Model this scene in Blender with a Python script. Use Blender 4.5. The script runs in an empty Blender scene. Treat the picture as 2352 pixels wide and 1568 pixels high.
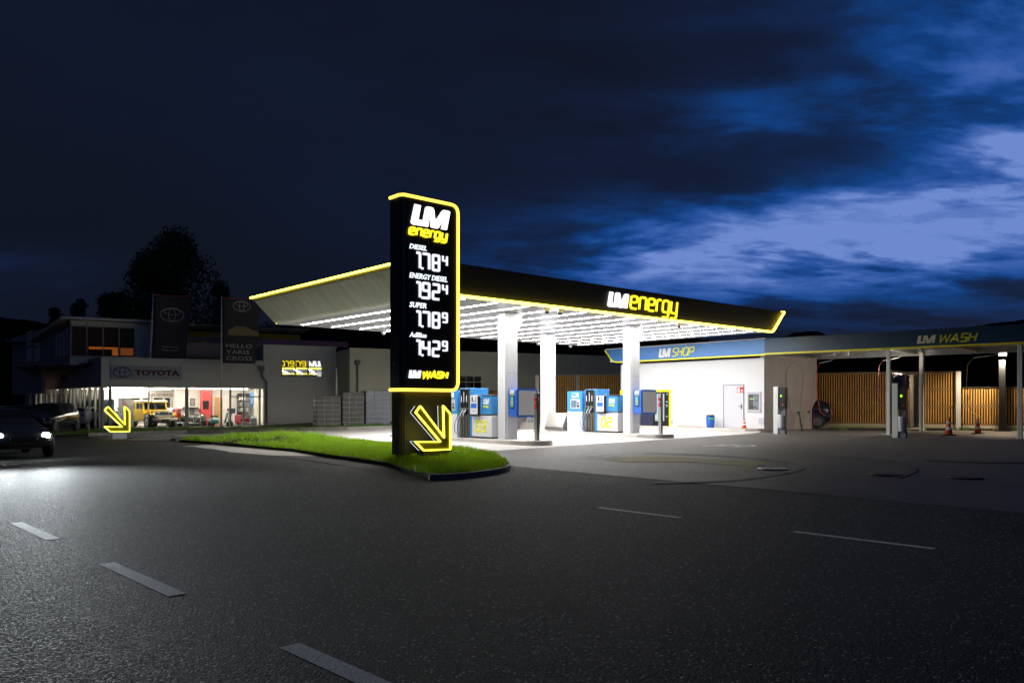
import bpy, bmesh, math, random
from mathutils import Vector, Matrix
random.seed(7)
R = math.radians
sc = bpy.context.scene
col = sc.collection

# ---------------------------------------------------------------- camera
CX, HZ, FP, CH = 1176.0, 928.0, 1808.0, 1.6     # survey constants: principal column, horizon row, focal length, eye height
cd = bpy.data.cameras.new("camera"); cam = bpy.data.objects.new("camera", cd); col.objects.link(cam)
cam.location = (0, 0, CH); cam.rotation_euler = (R(90), 0, 0)
cd.sensor_width = 36; cd.lens = 36 * FP / 2352; cd.shift_y = 0.0612; cd.clip_end = 6000; cd.clip_start = 0.05
sc.camera = cam
sc.view_settings.view_transform = 'Standard'; sc.view_settings.look = 'None'
sc.view_settings.exposure = 0.4; sc.view_settings.gamma = 1.0
try:
    sc.view_settings.use_curve_mapping = False
except Exception: pass

# ---------------------------------------------------------------- world: dusk sky behind torn cloud
w = bpy.data.worlds.new("World"); sc.world = w; w.use_nodes = True
nt = w.node_tree; N = nt.nodes; Lk = nt.links; N.clear()
def nd(t, **k):
    n = N.new(t)
    for a, b in k.items(): setattr(n, a, b)
    return n
def wmath(op, a, b=None, clamp=False):
    n = nd('ShaderNodeMath', operation=op); n.use_clamp = clamp
    for i, v in enumerate((a, b)):
        if v is None: continue
        if isinstance(v, (int, float)): n.inputs[i].default_value = v
        else: Lk.new(v, n.inputs[i])
    return n.outputs[0]
tc = nd('ShaderNodeTexCoord'); sep = nd('ShaderNodeSeparateXYZ'); Lk.new(tc.outputs['Generated'], sep.inputs[0])
X, Z = sep.outputs[0], sep.outputs[2]
zz = wmath('ADD', wmath('MAXIMUM', Z, 0.0), .16)
cmb = nd('ShaderNodeCombineXYZ'); Lk.new(wmath('DIVIDE', X, zz), cmb.inputs[0]); Lk.new(wmath('DIVIDE', sep.outputs[1], zz), cmb.inputs[1])
def wnoise(sc_, det, rough, dist=0.0, off=(0, 0, 0), sx=1., sy=1.):
    """cloud noise laid on a flat layer overhead, so it flattens towards the horizon"""
    mp = nd('ShaderNodeMapping'); mp.inputs['Scale'].default_value = (sx, sy, 1); mp.inputs['Location'].default_value = off
    mp.inputs['Rotation'].default_value = (0, 0, R(-14))
    Lk.new(cmb.outputs[0], mp.inputs[0])
    n = nd('ShaderNodeTexNoise'); n.inputs['Scale'].default_value = sc_; n.inputs['Detail'].default_value = det
    n.inputs['Roughness'].default_value = rough; n.inputs['Distortion'].default_value = dist
    Lk.new(mp.outputs[0], n.inputs[0]); return n.outputs[0]
n1 = wnoise(1.9, 9, .56, .25, (3.1, .4, 1.2), .8, 1.3)
n2 = wnoise(5.5, 10, .60, .3, (7.7, 2.4, .3), .7, 1.3)
n3 = wnoise(.9, 6, .5, .2, (1.3, 5.2, 2.2))
def gauss(cx, cz, rx, rz, tilt=0.):
    dx = wmath('SUBTRACT', X, cx); a = wmath('DIVIDE', dx, rx); b = wmath('DIVIDE', wmath('SUBTRACT', wmath('SUBTRACT', Z, cz), wmath('MULTIPLY', dx, tilt)), rz)
    s = wmath('ADD', wmath('MULTIPLY', a, a), wmath('MULTIPLY', b, b))
    return wmath('POWER', 2.718, wmath('MULTIPLY', s, -1.0))
lit = None
for g_, am in ((gauss(.45, .245, .24, .048, .22), .84), (gauss(.52, .185, .18, .035, .1), .52), (gauss(.55, .40, .15, .14), .62), (gauss(.13, .190, .17, .050), .46),
               (gauss(.33, .165, .26, .048), .56), (gauss(.265, .325, .07, .03), .30), (gauss(.50, .26, .28, .20), .30), (gauss(-.54, .146, .10, .02), .14), (gauss(.2, .42, .5, .2), .06)):
    t_ = wmath('MULTIPLY', g_, am); lit = t_ if lit is None else wmath('ADD', lit, t_)
def smooth(v, a, b, lo, hi):
    m_ = nd('ShaderNodeMapRange'); m_.interpolation_type = 'SMOOTHSTEP'; Lk.new(v, m_.inputs[0])
    for q, val in zip((1, 2, 3, 4), (a, b, lo, hi)): m_.inputs[q].default_value = val
    return m_.outputs[0]
cl = smooth(n1, .38, .57, .40, 1.08)
fi = smooth(n2, .32, .68, .76, 1.14)
s = wmath('MULTIPLY', wmath('MULTIPLY', wmath('MULTIPLY', lit, .86), cl), fi)
s = wmath('ADD', s, wmath('MULTIPLY', smooth(n3, .35, .68, 0, 1), .045), True)
cr = nd('ShaderNodeValToRGB'); Lk.new(s, cr.inputs[0]); e = cr.color_ramp.elements
e[0].position = 0; e[0].color = (.0052, .0074, .0155, 1)
e[1].position = 1; e[1].color = (.155, .25, .61, 1)
for p, c in ((.10, (.0062, .0115, .034)), (.24, (.0062, .024, .092)), (.40, (.006, .050, .215)), (.57, (.022, .088, .34)), (.78, (.062, .140, .44))):
    x_ = e.new(p); x_.color = (*c, 1)
sky = nd('ShaderNodeTexSky', sky_type='NISHITA'); sky.sun_disc = False; sky.sun_elevation = R(-6); sky.sun_rotation = R(60)
bg1 = nd('ShaderNodeBackground'); Lk.new(cr.outputs[0], bg1.inputs[0]); bg1.inputs[1].default_value = .76
bg2 = nd('ShaderNodeBackground'); Lk.new(sky.outputs[0], bg2.inputs[0]); bg2.inputs[1].default_value = .05
ad = nd('ShaderNodeAddShader'); Lk.new(bg1.outputs[0], ad.inputs[0]); Lk.new(bg2.outputs[0], ad.inputs[1])
wo = nd('ShaderNodeOutputWorld'); Lk.new(ad.outputs[0], wo.inputs[0])

# ---------------------------------------------------------------- materials
MC = {}
def mat(name, c, rough=.6, metal=0, var=0., vs=3., bump=0., bs=40., spec=None, coat=0., stretch=None):
    if name in MC: return MC[name]
    m = bpy.data.materials.new(name); m.use_nodes = True; t = m.node_tree; b = t.nodes['Principled BSDF']
    b.inputs['Base Color'].default_value = (*c, 1); b.inputs['Roughness'].default_value = rough; b.inputs['Metallic'].default_value = metal
    if spec is not None: b.inputs['Specular IOR Level'].default_value = spec
    if coat: b.inputs['Coat Weight'].default_value = coat; b.inputs['Coat Roughness'].default_value = .05
    if var or bump:
        tcx = t.nodes.new('ShaderNodeTexCoord'); mp = t.nodes.new('ShaderNodeMapping'); t.links.new(tcx.outputs['Object'], mp.inputs[0])
        if stretch: mp.inputs['Scale'].default_value = stretch
    if var:
        n = t.nodes.new('ShaderNodeTexNoise'); n.inputs['Scale'].default_value = vs; n.inputs['Detail'].default_value = 6; n.inputs['Roughness'].default_value = .6
        t.links.new(mp.outputs[0], n.inputs[0])
        mr = t.nodes.new('ShaderNodeMapRange'); mr.inputs[1].default_value = .3; mr.inputs[2].default_value = .7; mr.inputs[3].default_value = 1 - var; mr.inputs[4].default_value = 1 + var
        t.links.new(n.outputs[0], mr.inputs[0])
        mx = t.nodes.new('ShaderNodeVectorMath'); mx.operation = 'SCALE'; mx.inputs[0].default_value = c; t.links.new(mr.outputs[0], mx.inputs['Scale'])
        t.links.new(mx.outputs[0], b.inputs['Base Color'])
    if bump:
        n = t.nodes.new('ShaderNodeTexNoise'); n.inputs['Scale'].default_value = bs; n.inputs['Detail'].default_value = 4
        t.links.new(mp.outputs[0], n.inputs[0])
        bp = t.nodes.new('ShaderNodeBump'); bp.inputs['Strength'].default_value = bump; bp.inputs['Distance'].default_value = .02
        t.links.new(n.outputs[0], bp.inputs['Height']); t.links.new(bp.outputs[0], b.inputs['Normal'])
    MC[name] = m; return m
def emi(name, c, s):
    if name in MC: return MC[name]
    m = bpy.data.materials.new(name); m.use_nodes = True; t = m.node_tree; b = t.nodes['Principled BSDF']
    b.inputs['Base Color'].default_value = (.02, .02, .02, 1); b.inputs['Roughness'].default_value = .4
    b.inputs['Emission Color'].default_value = (*c, 1); b.inputs['Emission Strength'].default_value = s
    MC[name] = m; return m
def glassm(name, tint=(1, 1, 1), refl=.08, rough=.01):
    m = bpy.data.materials.new(name); m.use_nodes = True; t = m.node_tree; t.nodes.clear()
    o = t.nodes.new('ShaderNodeOutputMaterial'); mx = t.nodes.new('ShaderNodeMixShader'); a = t.nodes.new('ShaderNodeBsdfTransparent'); g = t.nodes.new('ShaderNodeBsdfGlossy')
    a.inputs[0].default_value = (*tint, 1); g.inputs['Roughness'].default_value = rough
    lw = t.nodes.new('ShaderNodeLayerWeight'); lw.inputs[0].default_value = .25
    mr = t.nodes.new('ShaderNodeMapRange'); mr.inputs[3].default_value = refl; mr.inputs[4].default_value = .9; t.links.new(lw.outputs['Fresnel'], mr.inputs[0])
    t.links.new(mr.outputs[0], mx.inputs[0]); t.links.new(a.outputs[0], mx.inputs[1]); t.links.new(g.outputs[0], mx.inputs[2]); t.links.new(mx.outputs[0], o.inputs[0])
    MC[name] = m; return m
def asphalt(name, c1, c2, chip, gs=130., rough=.55, bump=.8):
    m = bpy.data.materials.new(name); m.use_nodes = True; t = m.node_tree; b = t.nodes['Principled BSDF']; L = t.links
    tcx = t.nodes.new('ShaderNodeTexCoord')
    big = t.nodes.new('ShaderNodeTexNoise'); big.inputs['Scale'].default_value = .35; big.inputs['Detail'].default_value = 6; L.new(tcx.outputs['Object'], big.inputs[0])
    fine = t.nodes.new('ShaderNodeTexNoise'); fine.inputs['Scale'].default_value = gs * .8; fine.inputs['Detail'].default_value = 3; L.new(tcx.outputs['Object'], fine.inputs[0])
    vo = t.nodes.new('ShaderNodeTexVoronoi'); vo.inputs['Scale'].default_value = gs; L.new(tcx.outputs['Object'], vo.inputs[0])
    m1 = t.nodes.new('ShaderNodeMix'); m1.data_type = 'RGBA'; m1.inputs['A'].default_value = (*c1, 1); m1.inputs['B'].default_value = (*c2, 1)
    ra = t.nodes.new('ShaderNodeMapRange'); ra.inputs[1].default_value = .35; ra.inputs[2].default_value = .68; L.new(fine.outputs[0], ra.inputs[0])
    md = t.nodes.new('ShaderNodeMath'); md.operation = 'MULTIPLY_ADD'; L.new(big.outputs[0], md.inputs[0]); md.inputs[1].default_value = .8; md.inputs[2].default_value = -.4
    ma = t.nodes.new('ShaderNodeMath'); ma.operation = 'ADD'; ma.use_clamp = True; L.new(ra.outputs[0], ma.inputs[0]); L.new(md.outputs[0], ma.inputs[1])
    L.new(ma.outputs[0], m1.inputs['Factor'])
    sp = t.nodes.new('ShaderNodeSeparateXYZ'); L.new(vo.outputs['Color'], sp.inputs[0])
    gt = t.nodes.new('ShaderNodeMath'); gt.operation = 'GREATER_THAN'; gt.inputs[1].default_value = .972; L.new(sp.outputs[0], gt.inputs[0])
    b.inputs['Specular IOR Level'].default_value = .15
    m2 = t.nodes.new('ShaderNodeMix'); m2.data_type = 'RGBA'; m2.inputs['B'].default_value = (*chip, 1); L.new(gt.outputs[0], m2.inputs['Factor']); L.new(m1.outputs['Result'], m2.inputs['A'])
    L.new(m2.outputs['Result'], b.inputs['Base Color'])
    rr = t.nodes.new('ShaderNodeMapRange'); rr.inputs[3].default_value = rough - .14; rr.inputs[4].default_value = rough + .16; L.new(sp.outputs[1], rr.inputs[0]); L.new(rr.outputs[0], b.inputs['Roughness'])
    bp = t.nodes.new('ShaderNodeBump'); bp.inputs['Strength'].default_value = bump; bp.inputs['Distance'].default_value = .008
    hm = t.nodes.new('ShaderNodeMath'); hm.operation = 'SUBTRACT'; L.new(fine.outputs[0], hm.inputs[0]); L.new(vo.outputs['Distance'], hm.inputs[1])
    L.new(hm.outputs[0], bp.inputs['Height']); L.new(bp.outputs[0], b.inputs['Normal'])
    MC[name] = m; return m

YEL = (1.0, .80, .02)
M_road = asphalt('road_asphalt', (.020, .022, .022), (.085, .092, .088), (.42, .44, .40), 62., .80, .85)
M_yard = asphalt('yard_asphalt', (.062, .058, .053), (.150, .140, .126), (.22, .21, .19), 60, .62, .5)
M_conc = mat('forecourt_concrete', (.43, .41, .385), .8, var=.16, vs=.9, bump=.15, bs=30)
M_kerb = mat('kerb_concrete', (.19, .18, .165), .85, var=.25, vs=5, bump=.3)
M_gran = mat('granite_kerb', (.26, .24, .21), .85, var=.3, vs=4, bump=.3)
M_paint = asphalt('worn_white_paint', (.55, .56, .54), (.95, .95, .93), (.9, .9, .9), 68., .72, .8)
M_ypaint = asphalt('worn_yellow_paint', (.10, .095, .035), (.26, .23, .06), (.3, .3, .1), 60., .7, .5)
M_gpaint = asphalt('faded_white_paint', (.16, .16, .16), (.42, .42, .41), (.5, .5, .5), 60., .7, .5)
M_tyrem = mat('rubber_mark', (.050, .048, .045), .75, var=.3, vs=6)
M_soil = mat('soil', (.055, .038, .028), .95, var=.4, vs=6, bump=.8, bs=25)
M_lawn = mat('turf', (.035, .05, .012), .95, var=.4, vs=8, bump=.6, bs=30)
M_black = mat('black_panel', (.011, .012, .013), .33, spec=.5)
M_fasc = mat('fascia_black', (.030, .034, .030), .5)
M_dark = mat('dark_paint', (.035, .037, .03), .35, var=.08, vs=2)
M_white = mat('white_panel', (.60, .61, .63), .45, var=.02, vs=1)
M_wall = mat('white_render', (.62, .625, .635), .8, var=.04, vs=.5, bump=.05, bs=60)
M_ceil = mat('canopy_panel', (.46, .46, .475), .30, var=.05, vs=.6, stretch=(6, .4, 1), spec=.4)
M_soff = mat('soffit_sheet', (.80, .80, .70), .5, var=.16, vs=2.2, stretch=(.3, 4, .3))
M_blue = mat('blue_panel', (.045, .25, .56), .4)
M_blue2 = mat('bright_blue_panel', (.03, .13, .55), .35)
M_fblue = mat('fascia_blue', (.060, .20, .52), .35)
M_wblue = mat('wash_fascia_blue', (.010, .050, .12), .35)
M_yel = mat('yellow_trim', (.82, .78, .02), .4)
M_steel = mat('brushed_steel', (.42, .40, .37), .35, 1, var=.12, vs=2, stretch=(1, 1, 12))
M_galv = mat('galvanised_steel', (.42, .44, .44), .5, .7, var=.15, vs=6)
M_grey = mat('grey_plastic', (.16, .18, .20), .55)
M_lgrey = mat('light_grey_panel', (.42, .42, .46), .5)
M_rub = mat('black_rubber', (.012, .012, .013), .6)
M_green = mat('green_grip', (.01, .22, .08), .5)
M_red = mat('red_paint', (.55, .02, .02), .35)
M_orange = mat('cone_orange', (.75, .10, .03), .55)
M_refl = mat('reflective_white', (.75, .75, .75), .4)
M_wood = mat('larch_slat', (.50, .26, .055), .7, var=.40, vs=3, bump=.2, bs=20, stretch=(8, 8, .8))
M_wback = mat('fence_backing', (.012, .009, .006), .9)
M_base = mat('concrete_base', (.40, .34, .24), .9, var=.12, vs=3)
M_chrome = mat('chrome', (.65, .65, .66), .12, 1)
M_screen = emi('screen_blue', (.25, .5, .6), .55)
M_strip = emi('white_tube', (1, .985, .985), 64.0)
M_led = emi('yellow_led', (1.0, .74, .055), 8.0)
M_ledp = emi('yellow_led_pylon', (1.0, .66, .07), 1.9)
M_neon = emi('yellow_neon', (1.0, .85, .05), 3.4)
M_lw = emi('lit_white', (1, .98, 1), 1.6)
M_ly = emi('lit_yellow', (1.0, .78, .02), 1.6)
M_lw2 = emi('lit_letter_white', (.85, .95, 1), 1.05)
M_cglass = glassm('window_glass', (.93, .95, .93), .05)
M_dglass = glassm('tinted_glass', (.35, .34, .36), .10)
M_mirror = mat('dark_window', (.006, .006, .008), .02, spec=1.0)
M_mirror.node_tree.nodes['Principled BSDF'].inputs['IOR'].default_value = 3.2

# ---------------------------------------------------------------- helpers
def gz(x, y):
    if y < 1: return 0.0
    t = (x / y + .45) / .33; t = max(0., min(1., t)); t = t * t * (3 - 2 * t)
    if y > 12: return .0103 * min(y - 12, 60) * t
    return 0.0
def G(px, py, dz=0):
    """point of the ground seen at survey mark (px,py)"""
    rx, rz = (px - CX) / FP, (HZ - py) / FP
    Y = 20.
    for _ in range(60):
        z = gz(rx * Y, Y) + dz
        Y = .5 * Y + .5 * min(300, (z - CH) / rz) if rz < -1e-4 else 300
    return (rx * Y, Y, gz(rx * Y, Y) + dz)
class Fr:
    def __init__(s, ox, oy, deg):
        s.o = (ox, oy); s.a = R(deg); s.c = math.cos(s.a); s.s = math.sin(s.a)
    def w(s, x, y, z=0): return (s.o[0] + x * s.c - y * s.s, s.o[1] + x * s.s + y * s.c, z)
    def l(s, X, Y):
        dx, dy = X - s.o[0], Y - s.o[1]; return (dx * s.c + dy * s.s, -dx * s.s + dy * s.c)
    def on(s, px, py, y0=0.):
        """(x,z) of the survey mark on this frame's vertical plane y=y0"""
        r = (px - CX) / FP
        # world = o + x*(c,s) + y0*(-s,c);  X = r*Y
        bx, by = s.o[0] - y0 * s.s, s.o[1] + y0 * s.c
        x = (r * by - bx) / (s.c - r * s.s); Y = by + x * s.s
        return x, CH + (HZ - py) / FP * Y
    def onx(s, px, py, x0=0.):
        r = (px - CX) / FP
        bx, by = s.o[0] + x0 * s.c, s.o[1] + x0 * s.s
        y = (bx - r * by) / (s.s + r * s.c); Y = by + y * s.c
        return y, CH + (HZ - py) / FP * Y

class MB:
    def __init__(s): s.v = []; s.f = []; s.m = []; s.sm = []
    def add(s, vs, fs, mi=0, smooth=False):
        n = len(s.v); s.v += [tuple(p) for p in vs]; s.f += [tuple(i + n for i in f) for f in fs]; s.m += [mi] * len(fs); s.sm += [smooth] * len(fs); return s
    def box(s, x0, x1, y0, y1, z0, z1, mi=0, bev=0.):
        if bev <= 0:
            vs = [(x, y, z) for z in (z0, z1) for x, y in ((x0, y0), (x1, y0), (x1, y1), (x0, y1))]
            return s.add(vs, [(3, 2, 1, 0), (4, 5, 6, 7), (0, 1, 5, 4), (1, 2, 6, 5), (2, 3, 7, 6), (3, 0, 4, 7)], mi)
        b = min(bev, .49 * (x1 - x0), .49 * (y1 - y0), .49 * (z1 - z0)); vs = []; ring = []
        for (z, i) in ((z0, b), (z0 + b, 0), (z1 - b, 0), (z1, b)):
            r = []
            for (x, y, sx, sy) in ((x0, y0, 1, 1), (x1, y0, -1, 1), (x1, y1, -1, -1), (x0, y1, 1, -1)):
                if (sx * sy) > 0: r += [(x + sx * i, y + sy * (b + i * .3), z), (x + sx * (b + i * .3), y + sy * i, z)]
                else: r += [(x + sx * (b + i * .3), y + sy * i, z), (x + sx * i, y + sy * (b + i * .3), z)]
            ring.append(r); vs += r
        fs = [tuple(range(7, -1, -1)), tuple(range(24, 32))]
        for k in range(3):
            for j in range(8): fs.append((k * 8 + j, k * 8 + (j + 1) % 8, k * 8 + 8 + (j + 1) % 8, k * 8 + 8 + j))
        return s.add(vs, fs, mi)
    def prism(s, poly, y0, y1, mi=0, ax='y'):
        """polygon in (u,v) swept from y0 to y1; ax y: (u,*,v)  z: (u,v,*)  x: (*,u,v)"""
        n = len(poly)
        P = {'y': lambda u, v, t: (u, t, v), 'z': lambda u, v, t: (u, v, t), 'x': lambda u, v, t: (t, u, v)}[ax]
        vs = [P(u, v, y0) for u, v in poly] + [P(u, v, y1) for u, v in poly]
        fs = [tuple(range(n)), tuple(range(2 * n - 1, n - 1, -1))] + [(i, i + n, (i + 1) % n + n, (i + 1) % n) for i in range(n)]
        return s.add(vs, fs, mi)
    def tube(s, pts, r, n=8, mi=0, caps=True, r2=None):
        pts = [Vector(p) for p in pts]; vs = []; m = len(pts); up = None
        for i, p in enumerate(pts):
            d = ((pts[min(i + 1, m - 1)] - p).normalized() + (p - pts[max(i - 1, 0)]).normalized())
            d = d.normalized() if d.length > 1e-6 else Vector((0, 0, 1))
            a = d.orthogonal().normalized() if up is None else (up - d * up.dot(d)).normalized()
            up = a; b = d.cross(a); rr = r if r2 is None else r + (r2 - r) * i / max(1, m - 1)
            vs += [p + (a * math.cos(2 * math.pi * j / n) + b * math.sin(2 * math.pi * j / n)) * rr for j in range(n)]
        fs = [(i * n + j, i * n + (j + 1) % n, (i + 1) * n + (j + 1) % n, (i + 1) * n + j) for i in range(m - 1) for j in range(n)]
        s.add(vs, fs, mi, n > 5)
        if caps: s.f += [tuple(len(s.v) - m * n + j for j in range(n - 1, -1, -1)), tuple(len(s.v) - n + j for j in range(n))]; s.m += [mi, mi]; s.sm += [False, False]
        return s
    def lathe(s, prof, n=20, c=(0, 0, 0), mi=0, axis='z', smooth=True):
        vs = []
        for r, z in prof:
            for j in range(n):
                a = 2 * math.pi * j / n; u, v = r * math.cos(a), r * math.sin(a)
                vs.append({'z': (c[0] + u, c[1] + v, c[2] + z), 'y': (c[0] + u, c[1] + z, c[2] + v), 'x': (c[0] + z, c[1] + u, c[2] + v)}[axis])
        m = len(prof)
        fs = [(i * n + j, i * n + (j + 1) % n, (i + 1) * n + (j + 1) % n, (i + 1) * n + j) for i in range(m - 1) for j in range(n)]
        s.add(vs, fs, mi, smooth)
        s.f += [tuple(len(s.v) - m * n + j for j in range(n - 1, -1, -1)), tuple(len(s.v) - n + j for j in range(n))]; s.m += [mi, mi]; s.sm += [False, False]
        return s
    def stroke(s, pts, wd, y0, y1, closed=False, mi=0):
        """ribbon of width wd along 2-D polyline (u,z), swept y0..y1"""
        m = len(pts); A = []; B = []
        for i in range(m):
            p = Vector(pts[i]); a = Vector(pts[(i - 1) % m]) if (closed or i > 0) else None; b = Vector(pts[(i + 1) % m]) if (closed or i < m - 1) else None
            d1 = (p - a).normalized() if a is not None else None; d2 = (b - p).normalized() if b is not None else None
            if d1 is None: d1 = d2
            if d2 is None: d2 = d1
            n1_ = Vector((-d1.y, d1.x)); n2_ = Vector((-d2.y, d2.x)); nn = n1_ + n2_
            if nn.length < 1e-4: nn = n1_
            nn.normalize(); k = min(2.0, 1 / max(.3, nn.dot(n1_)))
            A.append(p + nn * wd * .5 * k); B.append(p - nn * wd * .5 * k)
        vs = [(q.x, y0, q.y) for q in A] + [(q.x, y0, q.y) for q in B] + [(q.x, y1, q.y) for q in A] + [(q.x, y1, q.y) for q in B]
        fs = []
        for i in range(m if closed else m - 1):
            j = (i + 1) % m
            fs += [(i, i + m, j + m, j), (2 * m + i, 2 * m + j, 3 * m + j, 3 * m + i), (i, j, j + 2 * m, i + 2 * m), (i + m, i + 3 * m, j + 3 * m, j + m)]
        if not closed: fs += [(0, 2 * m, 3 * m, m), (m - 1, 2 * m - 1, 4 * m - 1, 3 * m - 1)]
        return s.add(vs, fs, mi)
    def build(s, name, mt, parent=None, loc=None, rot=None, fix=True):
        me = bpy.data.meshes.new(name); me.from_pydata(s.v, [], s.f)
        ms = mt if isinstance(mt, (list, tuple)) else [mt]
        for q in ms: me.materials.append(q)
        me.polygons.foreach_set('material_index', s.m); me.polygons.foreach_set('use_smooth', s.sm); me.update()
        if fix and len(s.f) < 60000:
            bm = bmesh.new(); bm.from_mesh(me); bmesh.ops.recalc_face_normals(bm, faces=bm.faces); bm.to_mesh(me); bm.free()
        o = bpy.data.objects.new(name, me); col.objects.link(o)
        if parent: o.parent = parent
        if loc: o.location = loc
        if rot is not None: o.rotation_euler = (0, 0, rot)
        return o
def tag(o, label=None, cat=None, group=None, kind=None):
    if label: o['label'] = label
    if cat: o['category'] = cat
    if group: o['group'] = group
    if kind: o['kind'] = kind
    return o
def thing(name, label, cat, loc, rot=0., group=None):
    o = bpy.data.objects.new(name, None); col.objects.link(o); o.location = loc; o.rotation_euler = (0, 0, rot); o.empty_display_size = .2
    return tag(o, label, cat, group)
def copy_tree(o, parent=None):
    c = o.copy(); col.objects.link(c); c.parent = parent
    for ch in [q for q in bpy.data.objects if q.parent == o]: copy_tree(ch, c)
    return c
def struct(o): o['kind'] = 'structure'; return o
def rnd(pts, r, n=4, closed=False):
    out = []; m = len(pts)
    for i, p in enumerate(pts):
        if not closed and i in (0, m - 1): out.append(tuple(p)); continue
        p = Vector(p); a = Vector(pts[i - 1]); b = Vector(pts[(i + 1) % m])
        ra = min(r, (a - p).length * .49); rb = min(r, (b - p).length * .49); q0 = p + (a - p).normalized() * ra; q1 = p + (b - p).normalized() * rb
        for k in range(n + 1):
            t = k / n; q = q0 * (1 - t) ** 2 + p * 2 * t * (1 - t) + q1 * t * t; out.append(tuple(q))
    return out
def sheet(name, pts, z_off, mt, grid=None):
    """flat sheet over the ground following its slope"""
    mb = MB(); bmx = bmesh.new(); vs = [bmx.verts.new((p[0], p[1], 0)) for p in pts]; bmx.faces.new(vs)
    bmesh.ops.triangulate(bmx, faces=bmx.faces[:])
    for _ in range(3): bmesh.ops.subdivide_edges(bmx, edges=[e_ for e_ in bmx.edges if e_.calc_length() > (grid or 3.)], cuts=1, use_grid_fill=False); bmesh.ops.triangulate(bmx, faces=[f for f in bmx.faces if len(f.verts) > 3])
    for v in bmx.verts: v.co.z = gz(v.co.x, v.co.y) + z_off
    bmx.normal_update()
    for f in bmx.faces:
        if f.normal.z < 0: f.normal_flip()
    bmx.normal_update()
    me = bpy.data.meshes.new(name); bmx.to_mesh(me); bmx.free(); me.materials.append(mt); o = bpy.data.objects.new(name, me); col.objects.link(o); return o

# stroke lettering
GL = {
 'e': (.8, [[(0, .5), (.8, .5), (.8, 1), (0, 1), (0, 0), (.74, 0)]]), 'n': (.8, [[(0, 0), (0, 1), (.8, 1), (.8, 0)]]), 'r': (.5, [[(0, 0), (0, 1), (.5, 1)]]),
 'g': (.8, [[(.8, .02), (0, .02), (0, 1), (.8, 1), (.8, -.42), (.05, -.42)]]), 'y': (.8, [[(0, 1), (0, .02), (.8, .02)], [(.8, 1), (.8, -.42), (.05, -.42)]]),
 'W': (1.15, [[(0, 1), (.22, 0), (.57, .85), (.92, 0), (1.15, 1)]]), 'A': (.9, [[(0, 0), (.45, 1), (.9, 0)], [(.18, .32), (.72, .32)]]),
 'S': (.75, [[(.75, 1), (.05, 1), (.05, .52), (.72, .48), (.72, 0), (0, 0)]]), 'H': (.75, [[(0, 0), (0, 1)], [(.75, 0), (.75, 1)], [(0, .52), (.75, .52)]]),
 'O': (.8, [[(0, 0), (0, 1), (.8, 1), (.8, 0), 'c']]), 'P': (.75, [[(0, 0), (0, 1), (.75, 1), (.75, .42), (0, .42)]]),
 '1': (.42, [[(.1, 1), (.42, 1), (.42, 0)]]), '7': (.6, [[(0, 1), (.6, 1), (.6, 0)]]), '8': (.6, [[(0, 0), (0, 1), (.6, 1), (.6, 0), 'c'], [(0, .5), (.6, .5)]]),
 '9': (.6, [[(0, 0), (.6, 0), (.6, 1), (0, 1), (0, .5), (.6, .5)]]), '2': (.6, [[(0, 1), (.6, 1), (.6, .5), (0, .5), (0, 0), (.6, 0)]]), '4': (.6, [[(0, 1), (0, .5), (.6, .5)], [(.6, 1), (.6, 0)]]),
 '0': (.6, [[(0, 0), (0, 1), (.6, 1), (.6, 0), 'c']]), '3': (.6, [[(0, 1), (.6, 1), (.6, 0), (0, 0)], [(.1, .5), (.6, .5)]]), '.': (.14, [[(.02, 0), (.12, 0)]]),
}
def word(mb, txt, u0, u1, z0, z1, wd, y0, y1, shear=.16, gap=.32, rr=.22):
    tot = sum(GL[c][0] for c in txt) + gap * (len(txt) - 1); H = z1 - z0; sx = (u1 - u0 - H * shear - wd) / tot; x = 0; k = 0
    for c in txt:
        for st in GL[c][1]:
            cl = st[-1] == 'c'; p = [(x + a, b) for a, b in (st[:-1] if cl else st)]
            p = [(u0 + wd / 2 + a * sx + b * H * shear, z0 + wd / 2 + b * (H - wd)) for a, b in p]
            if rr: p = rnd(p, rr * H, 3, cl)
            mb.stroke(p, wd, y0 - .0012 * (k % 3), y1, cl); k += 1
        x += GL[c][0] + gap
    return mb
LP = [(300, 255), (385, 258), (350, 475), (495, 476), (485, 558), (280, 564), (255, 550), (249, 528)]
MP = [(418, 461), (450, 275), (462, 260), (480, 254), (540, 252), (560, 262), (570, 286), (590, 452), (690, 272), (704, 260), (720, 256), (790, 257), (802, 265), (803, 279), (755, 554), (675, 555), (705, 389), (640, 542), (624, 556), (600, 560), (540, 557), (524, 545), (512, 398), (500, 460)]
def logo(mb, u0, u1, z0, z1, y0, y1):
    for P in (LP, MP):
        q = [(u0 + (a - 249) / 554 * (u1 - u0), z1 - (b - 252) / 312 * (z1 - z0)) for a, b in P]; mb.prism(q, y0, y1)
    return mb
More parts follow.
